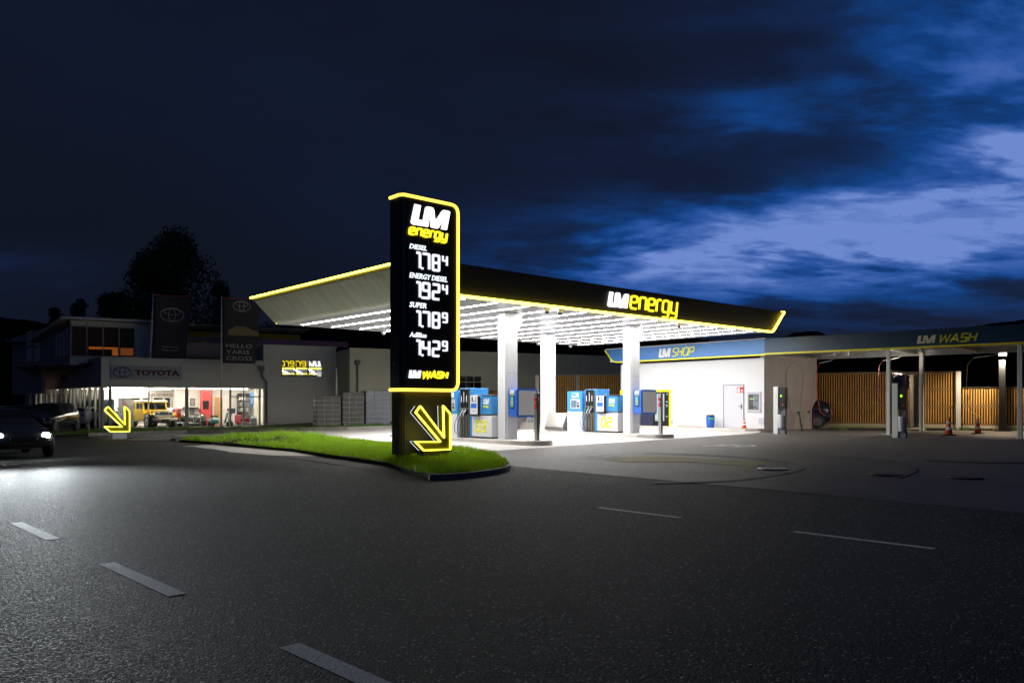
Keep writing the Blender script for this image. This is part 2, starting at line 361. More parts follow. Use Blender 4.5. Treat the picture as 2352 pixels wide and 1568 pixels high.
def text_obj(name, s, u0, u1, z0, z1, y, mt, parent, bold=.03, shear=0., depth=.01, flip=False):
    cu = bpy.data.curves.new(name, 'FONT'); cu.body = s; cu.size = 1; cu.offset = bold; cu.shear = shear; cu.extrude = .02; cu.resolution_u = 2
    o = bpy.data.objects.new(name + '_src', cu); col.objects.link(o); dg = bpy.context.evaluated_depsgraph_get(); dg.update()
    me = bpy.data.meshes.new_from_object(o.evaluated_get(dg)); bpy.data.objects.remove(o); bpy.data.curves.remove(cu)
    xs = [v.co.x for v in me.vertices]; ys = [v.co.y for v in me.vertices]; a, b, c, d = min(xs), max(xs), min(ys), max(ys)
    for v in me.vertices:
        x = u0 + (v.co.x - a) / (b - a) * (u1 - u0); z = z0 + (v.co.y - c) / (d - c) * (z1 - z0); dd = depth * (v.co.z / .02 * .5 + .5)
        v.co = (x, y - dd if not flip else y + dd, z)
    me.materials.clear(); me.materials.append(mt); ob = bpy.data.objects.new(name, me); col.objects.link(ob); ob.parent = parent; return ob
# ---------------------------------------------------------------- ground, roads, markings
def axis(lo, hi, fine_lo, fine_hi, st):
    a = [fine_lo + i * st for i in range(int((fine_hi - fine_lo) / st) + 1)]; s_ = st; x = fine_lo
    while x > lo: s_ *= 1.5; x -= s_; a.insert(0, x)
    s_ = st; x = a[-1]
    while x < hi: s_ *= 1.5; x += s_; a.append(x)
    return a
xs, ys = axis(-2500, 2500, -32, 36, 1.), axis(-300, 3000, 10, 52, 1.)
gm = MB(); nx = len(xs)
gm.add([(x, y, gz(x, y) - .03) for y in ys for x in xs], [(j * nx + i, j * nx + i + 1, (j + 1) * nx + i + 1, (j + 1) * nx + i) for j in range(len(ys) - 1) for i in range(nx - 1)])
struct(gm.build('ground', mat('meadow_ground', (.02, .025, .012), .95, var=.4, vs=.3), fix=False))
RF = Fr(0, 0, -46)
def rp(x, y): return RF.w(x, y)[:2]
struct(sheet('road', [rp(-140, -14), rp(60, -14), rp(60, 13.4), rp(-16.3, 13.4), rp(-17, 11.6), rp(-140, 11.6)], .0, M_road, 1.4))
def G2(px, py): return G(px, py)[:2]
CF = Fr(-1.87, 24.1, 41.7)                      # canopy frame: x along the front fascia, y away from the road
SC = CF.w
yard = [rp(-16.3, 13.4), rp(-5, 13.45), rp(8, 13.6), rp(60, 14), (70, 10), (60, 60), (20, 62), (-14, 62), (-40, 57), G2(100, 1000), G2(240, 1008), G2(420, 1013), G2(600, 1010), G2(740, 1016), G2(900, 1030), G2(1040, 1042), G2(1110, 1055)]
struct(sheet('station_yard', yard, .006, M_yard, 1.2))
conc = [CF.w(-4.6, 11.2)[:2], CF.w(-4.3, 3.5)[:2], CF.w(-3.0, .2)[:2], CF.w(-.3, -.5)[:2], CF.w(9, -.1)[:2], CF.w(17.4, .35)[:2], CF.w(19.8, 1.0)[:2], CF.w(20.7, 3)[:2], CF.w(20.7, 22)[:2], CF.w(-1, 22)[:2], CF.w(-1.2, 11.2)[:2]]
struct(sheet('forecourt', conc, .012, M_conc, 1.2))
def flat_poly(name, pts, z, mt, **k): return struct(sheet(name, pts, z, mt, 1.))
def dash(x0, x1, y, wd, z=.002): flat_poly('lane_marking', [rp(x0, y - wd / 2), rp(x1, y - wd / 2), rp(x1, y + wd / 2), rp(x0, y + wd / 2)], z, M_paint)
for k in range(-1, 3): dash(-12.33 + 3.77 * k, -10.48 + 3.77 * k, 2.57, .15)
for k in range(-5, 5): dash(-11.3 + 3.32 * k, -9.66 + 3.32 * k, 9.43, .11)
flat_poly('lane_marking', [G2(2205, 1208), G2(2400, 1216), G2(2400, 1218), G2(2205, 1210)], .004, M_gpaint)
flat_poly('lane_marking', [G2(2306, 1193), G2(2400, 1203), G2(2400, 1205), G2(2306, 1195)], .004, M_gpaint)
# yard markings: pictograms painted before the wash and the shop, faded hatching, entrance arrow
def marks(name, lines, wd, mt, z=.016):
    mb = MB()
    for pts in lines:
        P = [Vector(G2(*p)) for p in pts]
        for a, b in zip(P[:-1], P[1:]):
            d = (b - a).normalized(); n_ = Vector((-d.y, d.x)) * wd / 2; a2, b2 = a - d * wd * .3, b + d * wd * .3
            q = [a2 - n_, b2 - n_, b2 + n_, a2 + n_]; mb.add([(p.x, p.y, gz(p.x, p.y) + z) for p in q], [(0, 1, 2, 3)]); z += .0004
    return struct(mb.build(name, mt))
marks('pictogram_marking', [[(1615, 1024.5), (1650, 1024)], [(1640, 1022.5), (1665, 1022)], [(1650, 1024), (1690, 1027), (1735, 1024.5), (1725, 1022.5), (1680, 1022), (1650, 1024)], [(1700, 1026), (1680, 1022)]], .10, M_paint)
marks('pictogram_marking', [[(2100, 1007), (2130, 1004), (2160, 1006), (2190, 1009), (2245, 1008)], [(2125, 1007), (2160, 1003.5), (2215, 1005), (2180, 1009)]], .10, M_gpaint)
marks('pictogram_marking', [[(1835 + 80, 998), (2060, 995.5)], [(1960, 999), (2075, 996)]], .14, M_gpaint)
for a in range(4):
    x = 1322 + a * 17
    flat_poly('faded_hatching', [G2(x, 1054), G2(x + 50, 1043), G2(x + 60, 1043), G2(x + 12, 1054)], .014, M_gpaint)
flat_poly('faded_hatching', [G2(1425, 1062), G2(1390, 1055), G2(1475, 1045), G2(1600, 1053), G2(1595, 1062)], .014, M_ypaint)
flat_poly('faded_hatching', [G2(1597, 1063), G2(1602, 1054), G2(1700, 1059), G2(1760, 1063), G2(1710, 1080), G2(1700, 1070)], .014, M_ypaint)
def arc(name, pts, wd, z):
    P = rnd([G2(*p) for p in pts], 9, 8); mb = MB()
    mb.stroke(P, wd, 0, .001); vs = []
    for (x, y, zz) in mb.v[:len(mb.v) // 2]: vs.append((x, zz))
    m = MB(); n = len(P); m.add([(a, b, gz(a, b) + z) for a, b in vs], [(i, i + 1, i + 1 + n, i + n) for i in range(n - 1)]); return struct(m.build(name, M_tyrem))
arc('tyre_mark', [(1480, 1041), (1700, 1048), (1880, 1072), (1700, 1106), (1500, 1110)], .22, .018)
arc('tyre_mark', [(1900, 1050), (2060, 1058), (2110, 1080), (2060, 1098)], .16, .020)
arc('tyre_mark', [(2120, 1056), (2200, 1062), (2400, 1064)], .3, .022)
for i, (px, py) in enumerate(((1775, 1077), (2033, 1090), (2215, 1097), (2697 * .6533, 991.5))):
    g = G(px, py, .010); mb = MB(); mb.lathe([(.34, 0), (.34, .022), (.30, .024), (.29, .018), (.05, .018)], 24)
    for k in range(-3, 4):
        for q in range(-3, 4):
            if k * k + q * q < 11: mb.box(k * .08 - .022, k * .08 + .022, q * .08 - .022, q * .08 + .022, .0185, .027)
    tag(mb.build('manhole_cover', M_galv if i == 0 else mat('cast_iron', (.10, .075, .065), .6, .6), loc=g),
        ['bright studded manhole cover at the tip of the faded yellow arrow', 'dark manhole cover between the bright one and the reddish one', 'reddish rusty manhole cover farthest right on the yard', 'small manhole cover on the asphalt just before the shop corner'][i], 'manhole cover', 'manhole covers in the yard')

# ---------------------------------------------------------------- lawn island
top = [(440, 1012), (520, 1010), (600, 1009), (700, 1009), (760, 1014), (830, 1020), (900, 1026), (1000, 1033), (1060, 1038), (1110, 1046), (1150, 1060), (1167, 1073)]
bot = [(1166, 1080), (1140, 1087), (1090, 1094), (1040, 1099), (990, 1100), (940, 1090), (889, 1071), (820, 1060), (752, 1051), (677, 1038), (577, 1029), (480, 1020), (412, 1015)]
lawn = [G2(*p) for p in top + bot]
MO = [(G2(574, 1021), .10, .9), (G2(660, 1021), .16, 1.0), (G2(700, 1013), .05, 1.5), (G2(615, 1013), .05, 1.5)]
def lz(x, y):
    h = .10
    for (mx, my), hh, r_ in MO: h += hh * math.exp(-((x - mx) ** 2 + (y - my) ** 2) / (r_ * r_))
    return gz(x, y) + h
def inside(x, y, P):
    c = False; j = len(P) - 1
    for i in range(len(P)):
        if (P[i][1] > y) != (P[j][1] > y) and x < (P[j][0] - P[i][0]) * (y - P[i][1]) / (P[j][1] - P[i][1]) + P[i][0]: c = not c
        j = i
    return c
o = sheet('lawn_base', lawn, 0, M_lawn, .45)
for v in o.data.vertices:
    v.co.z = lz(v.co.x, v.co.y)
edge = {}
for p_ in o.data.polygons:
    for k in p_.edge_keys: edge[k] = edge.get(k, 0) + 1
bm = bmesh.new(); bm.from_mesh(o.data); be = [e_ for e_ in bm.edges if len(e_.link_faces) == 1]
r_ = bmesh.ops.extrude_edge_only(bm, edges=be); cx = sum(p[0] for p in lawn) / len(lawn)
for v in [q for q in r_['geom'] if isinstance(q, bmesh.types.BMVert)]: v.co.z = gz(v.co.x, v.co.y) - .02
bm.to_mesh(o.data); bm.free(); o.data.materials.clear(); o.data.materials.append(M_lawn); struct(o)
# gravel verge between the carriageway and the lawn
struct(sheet('gravel_verge', [G2(*p) for p in ((300, 1010), (412, 1013), (577, 1026), (677, 1035), (752, 1047), (889, 1066), (940, 1088), (990, 1101), (930, 1101), (840, 1078), (700, 1056), (560, 1040), (400, 1026), (240, 1014))], .010, mat('gravel', (.065, .052, .044), .9, var=.55, vs=28, bump=1., bs=40), .6))
def kerb(name, pts, wd, h, mt, closed=False):
    P = [Vector(p) for p in pts]; m = MB(); n = len(P); A = []
    for i in range(n):
        a = P[(i - 1) % n] if closed or i else P[i]; b = P[(i + 1) % n] if closed or i < n - 1 else P[i]
        d = (b - a).normalized(); nn = Vector((-d.y, d.x)) * wd / 2
        for q, hh in ((P[i] + nn, -.03), (P[i] + nn * .96, h), (P[i] - nn * .96, h), (P[i] - nn, -.03)): A.append((q.x, q.y, gz(q.x, q.y) + hh))
    f = [(4 * i + k, 4 * i + k + 1, 4 * ((i + 1) % n) + k + 1, 4 * ((i + 1) % n) + k) for i in range(n if closed else n - 1) for k in range(3)]
    if not closed: f += [(0, 1, 2, 3), (4 * n - 4, 4 * n - 3, 4 * n - 2, 4 * n - 1)]
    m.add(A, f); return struct(m.build(name, mt))
tip = [G2(*p) for p in ((900, 1027), (1000, 1034), (1060, 1039), (1110, 1047), (1150, 1060), (1168, 1073), (1166, 1081), (1140, 1088), (1090, 1095), (1040, 1100), (985, 1102))]
kerb('lawn_kerb', rnd(tip, .8, 4), .13, .115, M_kerb)
import array
def grass(name, poly, n, h0, h1, mt, zf, dens=None, seed=3):
    rg = random.Random(seed); x0 = min(p[0] for p in poly); x1 = max(p[0] for p in poly); y0 = min(p[1] for p in poly); y1 = max(p[1] for p in poly)
    vs = []; fs = []; c = 0
    while c < n:
        x, y = rg.uniform(x0, x1), rg.uniform(y0, y1)
        if not inside(x, y, poly): continue
        d = dens(x, y) if dens else 1.
        if rg.random() > d: c += .3; continue
        h = rg.uniform(h0, h1) * (.6 + .8 * (.5 + .5 * math.sin(x * 3.1) * math.sin(y * 2.3 + x))); a = rg.uniform(0, 6.28); ww = rg.uniform(.004, .009) * (1 + h)
        lean = rg.uniform(.1, .6) * h; a2 = rg.uniform(0, 6.28); z = zf(x, y); k = len(vs)
        cx_, sx_ = math.cos(a) * ww, math.sin(a) * ww; lx, ly = math.cos(a2) * lean, math.sin(a2) * lean
        vs += [(x - cx_, y - sx_, z), (x + cx_, y + sx_, z), (x + lx * .4 + cx_ * .7, y + ly * .4 + sx_ * .7, z + h * .6), (x + lx * .4 - cx_ * .7, y + ly * .4 - sx_ * .7, z + h * .6), (x + lx, y + ly, z + h)]
        fs += [(k, k + 1, k + 2, k + 3), (k + 3, k + 2, k + 4)]; c += 1
    me = bpy.data.meshes.new(name); me.from_pydata(vs, [], fs); me.materials.append(mt); o = bpy.data.objects.new(name, me); col.objects.link(o); return o
def leafmat(name, c, var=.5, vs=2., tr=.35):
    m = mat(name, c, .5, var=var, vs=vs); t = m.node_tree; b = t.nodes['Principled BSDF']; out = t.nodes['Material Output']
    tr_ = t.nodes.new('ShaderNodeBsdfTranslucent'); tr_.inputs[0].default_value = (c[0] * 1.3, c[1] * 1.2, c[2], 1); mx = t.nodes.new('ShaderNodeMixShader'); mx.inputs[0].default_value = tr
    t.links.new(b.outputs[0], mx.inputs[1]); t.links.new(tr_.outputs[0], mx.inputs[2]); t.links.new(mx.outputs[0], out.inputs[0]); return m
M_grass = leafmat('grass_blade', (.27, .47, .02), .5, 1.6)
def dn(x, y):
    for (mx, my), sp in ((MO[0][0], 1.0), (MO[1][0], 1.0)):
        u = RF.l(x - mx, y - my)
        if abs(u[0]) < .75 * sp and -1.3 < u[1] < -.05: return .10
    return 1.
tag(grass('grass', lawn, 52000, .07, .17, M_grass, lambda x, y: lz(x, y) - .01, dn), kind='stuff', cat='grass')
tag(grass('tall_grass', [G2(*p) for p in ((480, 1013), (560, 1010), (640, 1009), (700, 1010), (752, 1016), (700, 1030), (610, 1024), (500, 1018))], 6000, .12, .30, M_grass, lambda x, y: lz(x, y) - .01, dn, 9), kind='stuff', cat='grass')
for (mx, my), hh, rr_ in MO[:2]:
    mb = MB(); rg = random.Random(int(mx * 10)); m0 = RF.l(0, 0)
    for k in range(90):
        x, y = mx + rg.gauss(0, .38) - .25, my + rg.gauss(0, .35) - .35; s_ = rg.uniform(.02, .07); z = lz(x, y)
        mb.lathe([(s_ * .6, -.02), (s_, s_ * .3), (s_ * .5, s_ * .8)], 6, (x, y, z))
    tag(mb.build('loose_soil', M_soil), kind='stuff', cat='soil')

# ---------------------------------------------------------------- canopy
ZB, ZT, CL, CD, OV = 4.93, 5.93, 18.4, 11.8, 1.2
can = thing('station_canopy', 'wide black and white petrol station canopy on four white columns, outlined in yellow light', 'canopy', (*CF.o, 0), CF.a)
rf = MB()
# ceiling panel, sloped end soffits with a rounded turn, fascias, roof
rf.add([(0, 0, ZB), (CL, 0, ZB), (CL, CD, ZB), (0, CD, ZB)], [(0, 1, 2, 3)]); rf.build('ceiling', M_ceil, can, fix=False)
def turn(sx, x0):
    pr = [(0, 0), (-.10, .015), (-.20, .05), (-.30, .12), (-OV, 1.0)]
    v = []
    for u, z in pr: v += [(x0 + sx * u, 0, ZB + z), (x0 + sx * u, CD, ZB + z)]
    return v, [(2 * i, 2 * i + 1, 2 * i + 3, 2 * i + 2) for i in range(len(pr) - 1)]
for sx, x0 in ((1, 0), (-1, CL)):
    m = MB(); v, f = turn(sx, x0); m.add(v, f, smooth=True); m.build('end_soffit', M_soff, can)
prof = [(-.0, ZB + .0), (.0 + CL, ZB + .0), (CL + .3, ZB + .12), (CL + OV, ZT), (-OV, ZT), (-.3, ZB + .12)]
m = MB(); m.prism(prof, -.06, -.004); m.build('front_fascia', M_fasc, can)
m = MB(); m.prism(prof, CD + .004, CD + .06); m.build('rear_fascia', M_fasc, can)
m = MB(); m.box(-OV + .02, CL + OV - .02, .0, CD, ZT - .12, ZT - .02); m.build('roof_deck', M_dark, can)
def led(name, pts, r, mt): m = MB(); m.tube(pts, r, 6); return m.build(name, mt, can)
led('edge_light', [(-OV, -.10, ZT), (-.3, -.10, ZB + .10), (-.12, -.10, ZB + .02), (0, -.10, ZB), (CL, -.10, ZB), (CL + .14, -.10, ZB + .02), (CL + .28, -.10, ZB + .11), (CL + OV, -.10, ZT)], .045, M_led)
led('edge_light', [(-.1, CD + .10, ZB + .07), (CL + .1, CD + .10, ZB + .07)], .045, M_led)
led('edge_light', [(-OV - .03, -.08, ZT + .01), (-OV - .03, CD + .08, ZT + .01)], .035, M_led)
led('edge_light', [(CL + OV + .03, -.08, ZT + .01), (CL + OV + .03, CD + .08, ZT + .01)], .035, M_led)
for k in range(13):
    x = .78 + 1.393 * k
    if x > CL - .3: continue
    m = MB(); m.add([(x - .05, .33, ZB - .006), (x - .05, 11.3, ZB - .006), (x + .05, 11.3, ZB - .006), (x + .05, .33, ZB - .006)], [(0, 1, 2, 3)]); m.box(x - .057, x + .057, .30, 11.33, ZB - .0055, ZB - .001); m.m[1:] = [1] * 6; m.build('light_strip', [M_strip, M_white], can)
def sign_lm(parent, fr, y, px, zpx, name_l, name_e, letters, ml, me_, wd, shear=.16):
    (a0, a1, b0, b1) = px; (lt, lb, et, eb) = zpx
    u0 = fr.on(a0, lt)[0]; u1 = fr.on(a1, lt)[0]; v0 = fr.on(b0, et)[0]; v1 = fr.on(b1, et)[0]
    return u0, u1, v0, v1
u0, zt = CF.on(1392, 669.5); _, zb = CF.on(1391, 704); u1, _ = CF.on(1440, 676); e0, _ = CF.on(1442, 678); e1, _ = CF.on(1553, 700)
zx_t = CF.on(1447, 678)[1]; zx_b = CF.on(1450, 711)[1]; zd = CF.on(1540, 719)[1]
m = MB(); logo(m, u0, u1, zb, zt, -.11, -.065); m.build('sign_letters', M_lw, can)
xh = zx_t - zx_b; m = MB(); word(m, 'energy', e0, e1, zx_b, zx_t, .075, -.11, -.065, .12, .30, .22); m.build('sign_letters', M_ly, can)
m = MB(); logo(m, 10.35, 11.65, zb, zt, CD + .065, CD + .16)
for i, v in enumerate(m.v): m.v[i] = (22.0 - v[0], v[1], v[2])
m.build('sign_letters', M_lw, can)
m = MB(); word(m, 'energy', 7.3, 10.3, zx_b, zx_t, .075, CD + .065, CD + .15, .12, .30, .22); mx_ = 8.8
for i, v in enumerate(m.v): m.v[i] = (2 * mx_ - v[0], v[1], v[2])
m.build('sign_letters', M_ly, can)
for (cx_, cy_) in ((4.36, 2.35), (11.35, 2.35), (4.36, 7.4), (11.35, 7.4)):
    wx, wy, _ = CF.w(cx_, cy_); g = gz(wx, wy); m = MB()
    m.box(cx_ - .20, cx_ + .30, cy_ - .24, cy_ + .24, g, ZB - .002, bev=.012)
    m.box(cx_ - .27, cx_ - .202, cy_ - .20, cy_ + .20, g, ZB - .004)
    m.box(cx_ - .275, cx_ - .2702, cy_ - .02, cy_ + .02, g + .2, ZB - .3)
    p = m.build('column', M_white, can)
    m = MB(); m.box(cx_ - .2015, cx_ + .3015, cy_ - .2415, cy_ + .2415, g + 2.55, g + 2.558); m.build('column_seam', M_grey, p)
    if cy_ < 5:
        m = MB(); m.prism([(cx_ + .302, ZB - .003), (cx_ + .62, ZB - .003), (cx_ + .62, ZB - .30), (cx_ + .50, ZB - .55), (cx_ + .302, ZB - .55)], cy_ - .12, cy_ + .12); m.build('bracket', M_white, p)
# dome cameras hanging below the ceiling
for i, (px, py, yy, lab) in enumerate(((1256, 708, .30, 'left one of the pair of dome cameras under the canopy front edge'), (1286, 711, .32, 'right one of the pair of dome cameras under the canopy front edge'), (1560, 741, .30, 'lone dome camera under the right half of the canopy front edge'),
                                       (881, 754, 11.5, 'dome camera at the canopy back edge, just left of the price pylon'), (1236, 782, 11.45, 'dome camera at the canopy back edge beside the near left column'), (1310, 790, 11.5, 'dome camera at the canopy back edge behind the middle column'))):
    x = CF.on(px, py, yy)[0]; wx, wy, _ = CF.w(x, yy)
    t = thing('dome_camera', lab, 'camera', (wx, wy, ZB - .002), CF.a, 'dome cameras under the canopy')
    m = MB(); m.lathe([(.02, 0), (.10, -.01), (.10, -.09), (.085, -.13)][::-1], 16); m.build('housing', M_white, t)
    m = MB(); m.lathe([(.078, -.131), (.07, -.17), (.04, -.20), (.01, -.205)][::-1], 16); m.build('lens_dome', M_black, t)

# ---------------------------------------------------------------- price pylon
b41 = CF.a; PF = Fr(-2.81, 20.0, 41.7); PW, PD = 1.80, .52
pg = gz(-2.3, 20.5) + .08
pyl = thing('price_pylon', 'tall black fuel price pylon outlined in yellow light, standing on the lawn', 'price pylon', (*PF.o, 0), PF.a)
zt_, zb_ = 6.93, 1.98
def rr_poly(x0, x1, z0, z1, r, left=False):
    P = [(x0, z0)] + rnd([(x0, z0), (x1, z0), (x1, z1), (x0, z1)], r, 6)[1:-1] + [(x0, z1)]
    return P
m = MB(); m.prism(rr_poly(.10, PW - .02, zb_, zt_, .22), .0, PD); m.build('sign_body', M_black, pyl)
m = MB(); q = [(0.10, 0.), (.05, .02), (.0, .10), (.0, PD), (.0999, PD)]; m.prism(q, zb_ + .001, zt_ - .001, ax='z'); m.build('side_panel', M_black, pyl)
for z in (2.62, 3.36, 4.10, 4.84, 5.62):
    m = MB(); m.box(-.035, .0, .3, .34, z, z + .015); m.build('panel_fixing', M_steel, pyl)
def outline(mt, r, y):
    p = [(.10, zb_ - .01), (PW, zb_ - .01), (PW, zt_), (.10, zt_)]; p = rnd(p, .24, 6)
    pts = [(-.01, PD, zb_ - .01), (-.01, .10, zb_ - .01), (.04, .01, zb_ - .01)] + [(a, y, b) for a, b in p] + [(.04, .01, zt_), (-.01, .10, zt_), (-.01, PD, zt_)]
    m = MB(); m.tube(pts, r, 8); return m.build('edge_light', mt, pyl)
outline(M_ledp, .042, -.02)
for k in range(1, 6):
    z = zb_ + .74 * k + .05; m = MB(); m.box(.101, PW - .06, -.0015, .0, z, z + .006); m.build('panel_joint', M_rub, pyl)
def pbox(xl, yt_l, xr, yb_l, y0=0.):
    """u0,u1,z0,z1 from upper-left and lower-left marks and the right column mark"""
    a, t_ = PF.on(xl, yt_l, y0); _, b_ = PF.on(xl, yb_l, y0); c, _ = PF.on(xr, yb_l, y0); return a, c, b_, t_
a, c, b_, t_ = pbox(943, 467, 1032.5, 515); m = MB(); logo(m, a, c, b_, t_, -.03, -.002); m.build('logo', M_lw, pyl)
a, c, b_, t_ = pbox(937, 519.5, 1027, 539); m = MB(); word(m, 'energy', a, c, b_, t_, .045, -.05, -.002, .14, .30, .2); m.build('logo_word', M_ly, pyl)
for s_, (a0, y0_, a1, y1_) in (('DIESEL', (940, 559, 980, 570.5)), ('ENERGY DIESEL', (940, 625, 1027, 637.5)), ('SUPER', (940, 692.5, 979, 705)), ('AdBlue', (940, 762, 979, 773.5))):
    a, c, b_, t_ = pbox(a0, y0_, a1, y1_); text_obj('fuel_name', s_, a, c, b_, t_, -.003, M_lw2, pyl, .018, .22, .015)
M_dig = emi('led_digit', (.82, .84, 1.0), 1.15)
for row, (s_, sup, yt2, yb2) in enumerate((('178', '4', 577, 617), ('192', '4', 645, 684.5), ('178', '9', 712, 751), ('142', '9', 779, 817.5))):
    a, c, b_, t_ = pbox(953, yt2, 1009, yb2); wd = .062; W_ = (c - a)
    xx = [a - .02, a + .17 + .10 - .06, a + .17 + .10 + .29 - .03]
    for j, ch in enumerate(s_):
        m = MB(); word(m, ch, xx[j], xx[j] + (.20 if ch == '1' else .26), b_, t_, wd, -.03, -.002, .0, .2, .06); m.build('price_digit', M_dig, pyl)
    m = MB(); m.lathe([(.03, -.03), (.03, -.002)], 10, (xx[0] + .245, 0, b_ + .03), axis='y'); m.build('price_digit', M_dig, pyl)
    m = MB(); word(m, sup, xx[2] + .33, xx[2] + .33 + .18, b_ + (t_ - b_) * .38, t_ + .01, .045, -.03, -.002, .0, .2, .06); m.build('price_digit', M_dig, pyl)
a, c, b_, t_ = pbox(938, 849.5, 966, 868); m = MB(); logo(m, a, c, b_, t_, -.04, -.002); m.build('logo', M_lw2, pyl)
a, c, b_, t_ = pbox(968, 851, 1029, 868.5); m = MB(); word(m, 'WASH', a, c, b_, t_, .045, -.04, -.002, .2, .25, .0); m.build('logo_word', M_ly, pyl)
# lower cabinet, feet
m = MB(); m.box(.06, 1.64, .06, .46, .33, zb_ - .05); m.build('cabinet', mat('cabinet_olive', (.085, .080, .035), .4), pyl)
m = MB(); m.box(.0, .0599, .08, .44, .30, zb_ - .05); m.box(.10, .13, .045, .0599, .40, zb_ - .1); m.build('cabinet_trim', mat('trim_dark', (.03, .028, .01), .6), pyl)
for x0 in (.05, 1.30):
    m = MB(); g0 = pg - .02
    m.prism([(x0 - .02, g0), (x0 + .42, g0), (x0 + .36, .20), (x0 + .32, .34), (x0 + .06, .34), (x0 + .02, .20)], .10, .42)
    f = m.build('foot', M_black, pyl)
    m = MB(); m.box(x0 - .16, x0 + .56, -.04, .56, g0 - .06, g0 + .012); m.build('base_plate', M_galv, f)
    for bx in (x0 - .11, x0 + .51):
        m = MB(); m.lathe([(.05, g0), (.05, g0 + .13), (.03, g0 + .19), (.01, g0 + .20)], 10, (bx, .05, 0)); m.build('anchor_bolt', M_black, f)
# arrow lamp boxes: the shape is worked out on its own plane, then cut as a deep box
AY = -.42
apx = [(750, 325), (1103, 795), (1090, 320), (1190, 432), (1196, 462), (1196, 970), (802, 986), (676, 858), (1050, 857), (680, 420)]
AR = [PF.on((1300 + x / 4.238) * .65333, (1350 + y / 4.238) * .65333, AY) for x, y in apx]
au0, az0 = min(p[0] for p in AR), min(p[1] for p in AR); AH = max(p[1] for p in AR) - az0
AR0 = [(p[0] - au0, p[1] - az0) for p in AR]
def arrow(t, dep, y0=0., base=True):
    m = MB(); m.prism(AR0, y0 + .004, y0 + dep); b_ = m.build('arrow_body', mat('arrow_face', (.20, .20, .008), .25), t)
    m = MB(); m.stroke(rnd(AR0, .02, 2, True), .030, y0 - .03, y0 + .02, True); m.build('neon_outline', M_neon, t)
    m = MB(); q = [(a + (0), b) for a, b in AR0]; m.stroke(rnd(q, .015, 2, True), .012, y0 + dep, y0 + dep + .01, True); m.build('rear_outline', M_lw2, t); return b_
ax = PF.w(au0, AY)
arr = thing('arrow_sign', 'larger yellow neon arrow on a dark block at the foot of the price pylon', 'arrow sign', (ax[0], ax[1], az0), PF.a, 'yellow neon arrow signs')
arrow(arr, .22)
pl = PF.on(975, 1075, AY + .02); pr2 = PF.on(1013, 1075, AY + .02)
m = MB(); m.box(pl[0] - au0, pr2[0] - au0, .05, .34, pg - .08 - az0, .02); m.build('plinth', M_dark, arr)
# entrance arrow far left
g = G(268, 1008); sa = thing('arrow_sign', 'smaller yellow neon arrow on a pale grey plinth before the car showroom', 'arrow sign', (0, 0, 0), PF.a, 'yellow neon arrow signs')
YA = g[1]; sc_ = ((990 - 932) / FP * YA) / AH; F2 = Fr(g[0], g[1], 41.7); xl = F2.on(240, 960)[0]; zl = F2.on(268, 991)[1]
wx, wy, _ = F2.w(xl, 0); arrow(sa, .22)
sa.location = (wx, wy, zl); sx2 = (F2.on(297.5, 960)[0] - xl) / max(p[0] for p in AR0); sa.scale = (sx2, sx2, sc_)
x0_ = (F2.on(258, 1000)[0] - xl) / sx2; x1_ = (F2.on(291, 1000)[0] - xl) / sx2
m = MB(); m.box(x0_, x1_, -.02, .22, (g[2] - .08 - zl) / sc_, -.02); m.build('plinth', M_lgrey, sa)
# ---------------------------------------------------------------- pump islands and their equipment
ISL = []
for k, (xc, y0, y1) in enumerate(((4.36, .25, 9.3), (11.35, .25, 10.4))):
    wx, wy, _ = CF.w(xc, 3); z0 = gz(wx, wy); hw = .56
    g0 = min(gz(*CF.w(xc, y0)[:2]), z0) - .05
    t = thing('pump_island', ['near concrete pump island with a rounded steel nose, just right of the price pylon', 'far concrete pump island with a rounded steel nose, in front of the shop'][k], 'pump island', (CF.w(xc, 0)[0], CF.w(xc, 0)[1], 0), CF.a, 'pump islands')
    zt2 = z0 + .15; ISL.append((xc, zt2))
    m = MB(); m.box(-hw, hw, y0 + hw * .9, y1, g0, zt2, bev=.02); m.build('slab', M_kerb if k < 0 else mat('island_concrete', (.52, .49, .45), .75, var=.14, vs=2.5, bump=.2), t)
    nose = [(hw * math.cos(a), y0 + hw * .9 - hw * .9 * math.sin(a)) for a in [math.pi * i / 14 for i in range(15)]]
    m = MB(); m.prism([(a, b) for a, b in nose] + [(-hw, y0 + hw * .9 + .8), (hw, y0 + hw * .9 + .8)], g0, zt2 - .015, ax='z')
    m.build('nose', M_steel, t).scale = (1.02, 1, 1)
    m = MB(); m.prism([(a * .98, b + .02) for a, b in nose] + [(-hw * .98, y0 + hw * .9 + .01), (hw * .98, y0 + hw * .9 + .01)], zt2 - .0149, zt2 + .004, ax='z'); m.build('nose_top', M_conc, t)
def isl(k, x, y): wx, wy, _ = CF.w(ISL[k][0] + x, y); return (wx, wy, ISL[k][1])
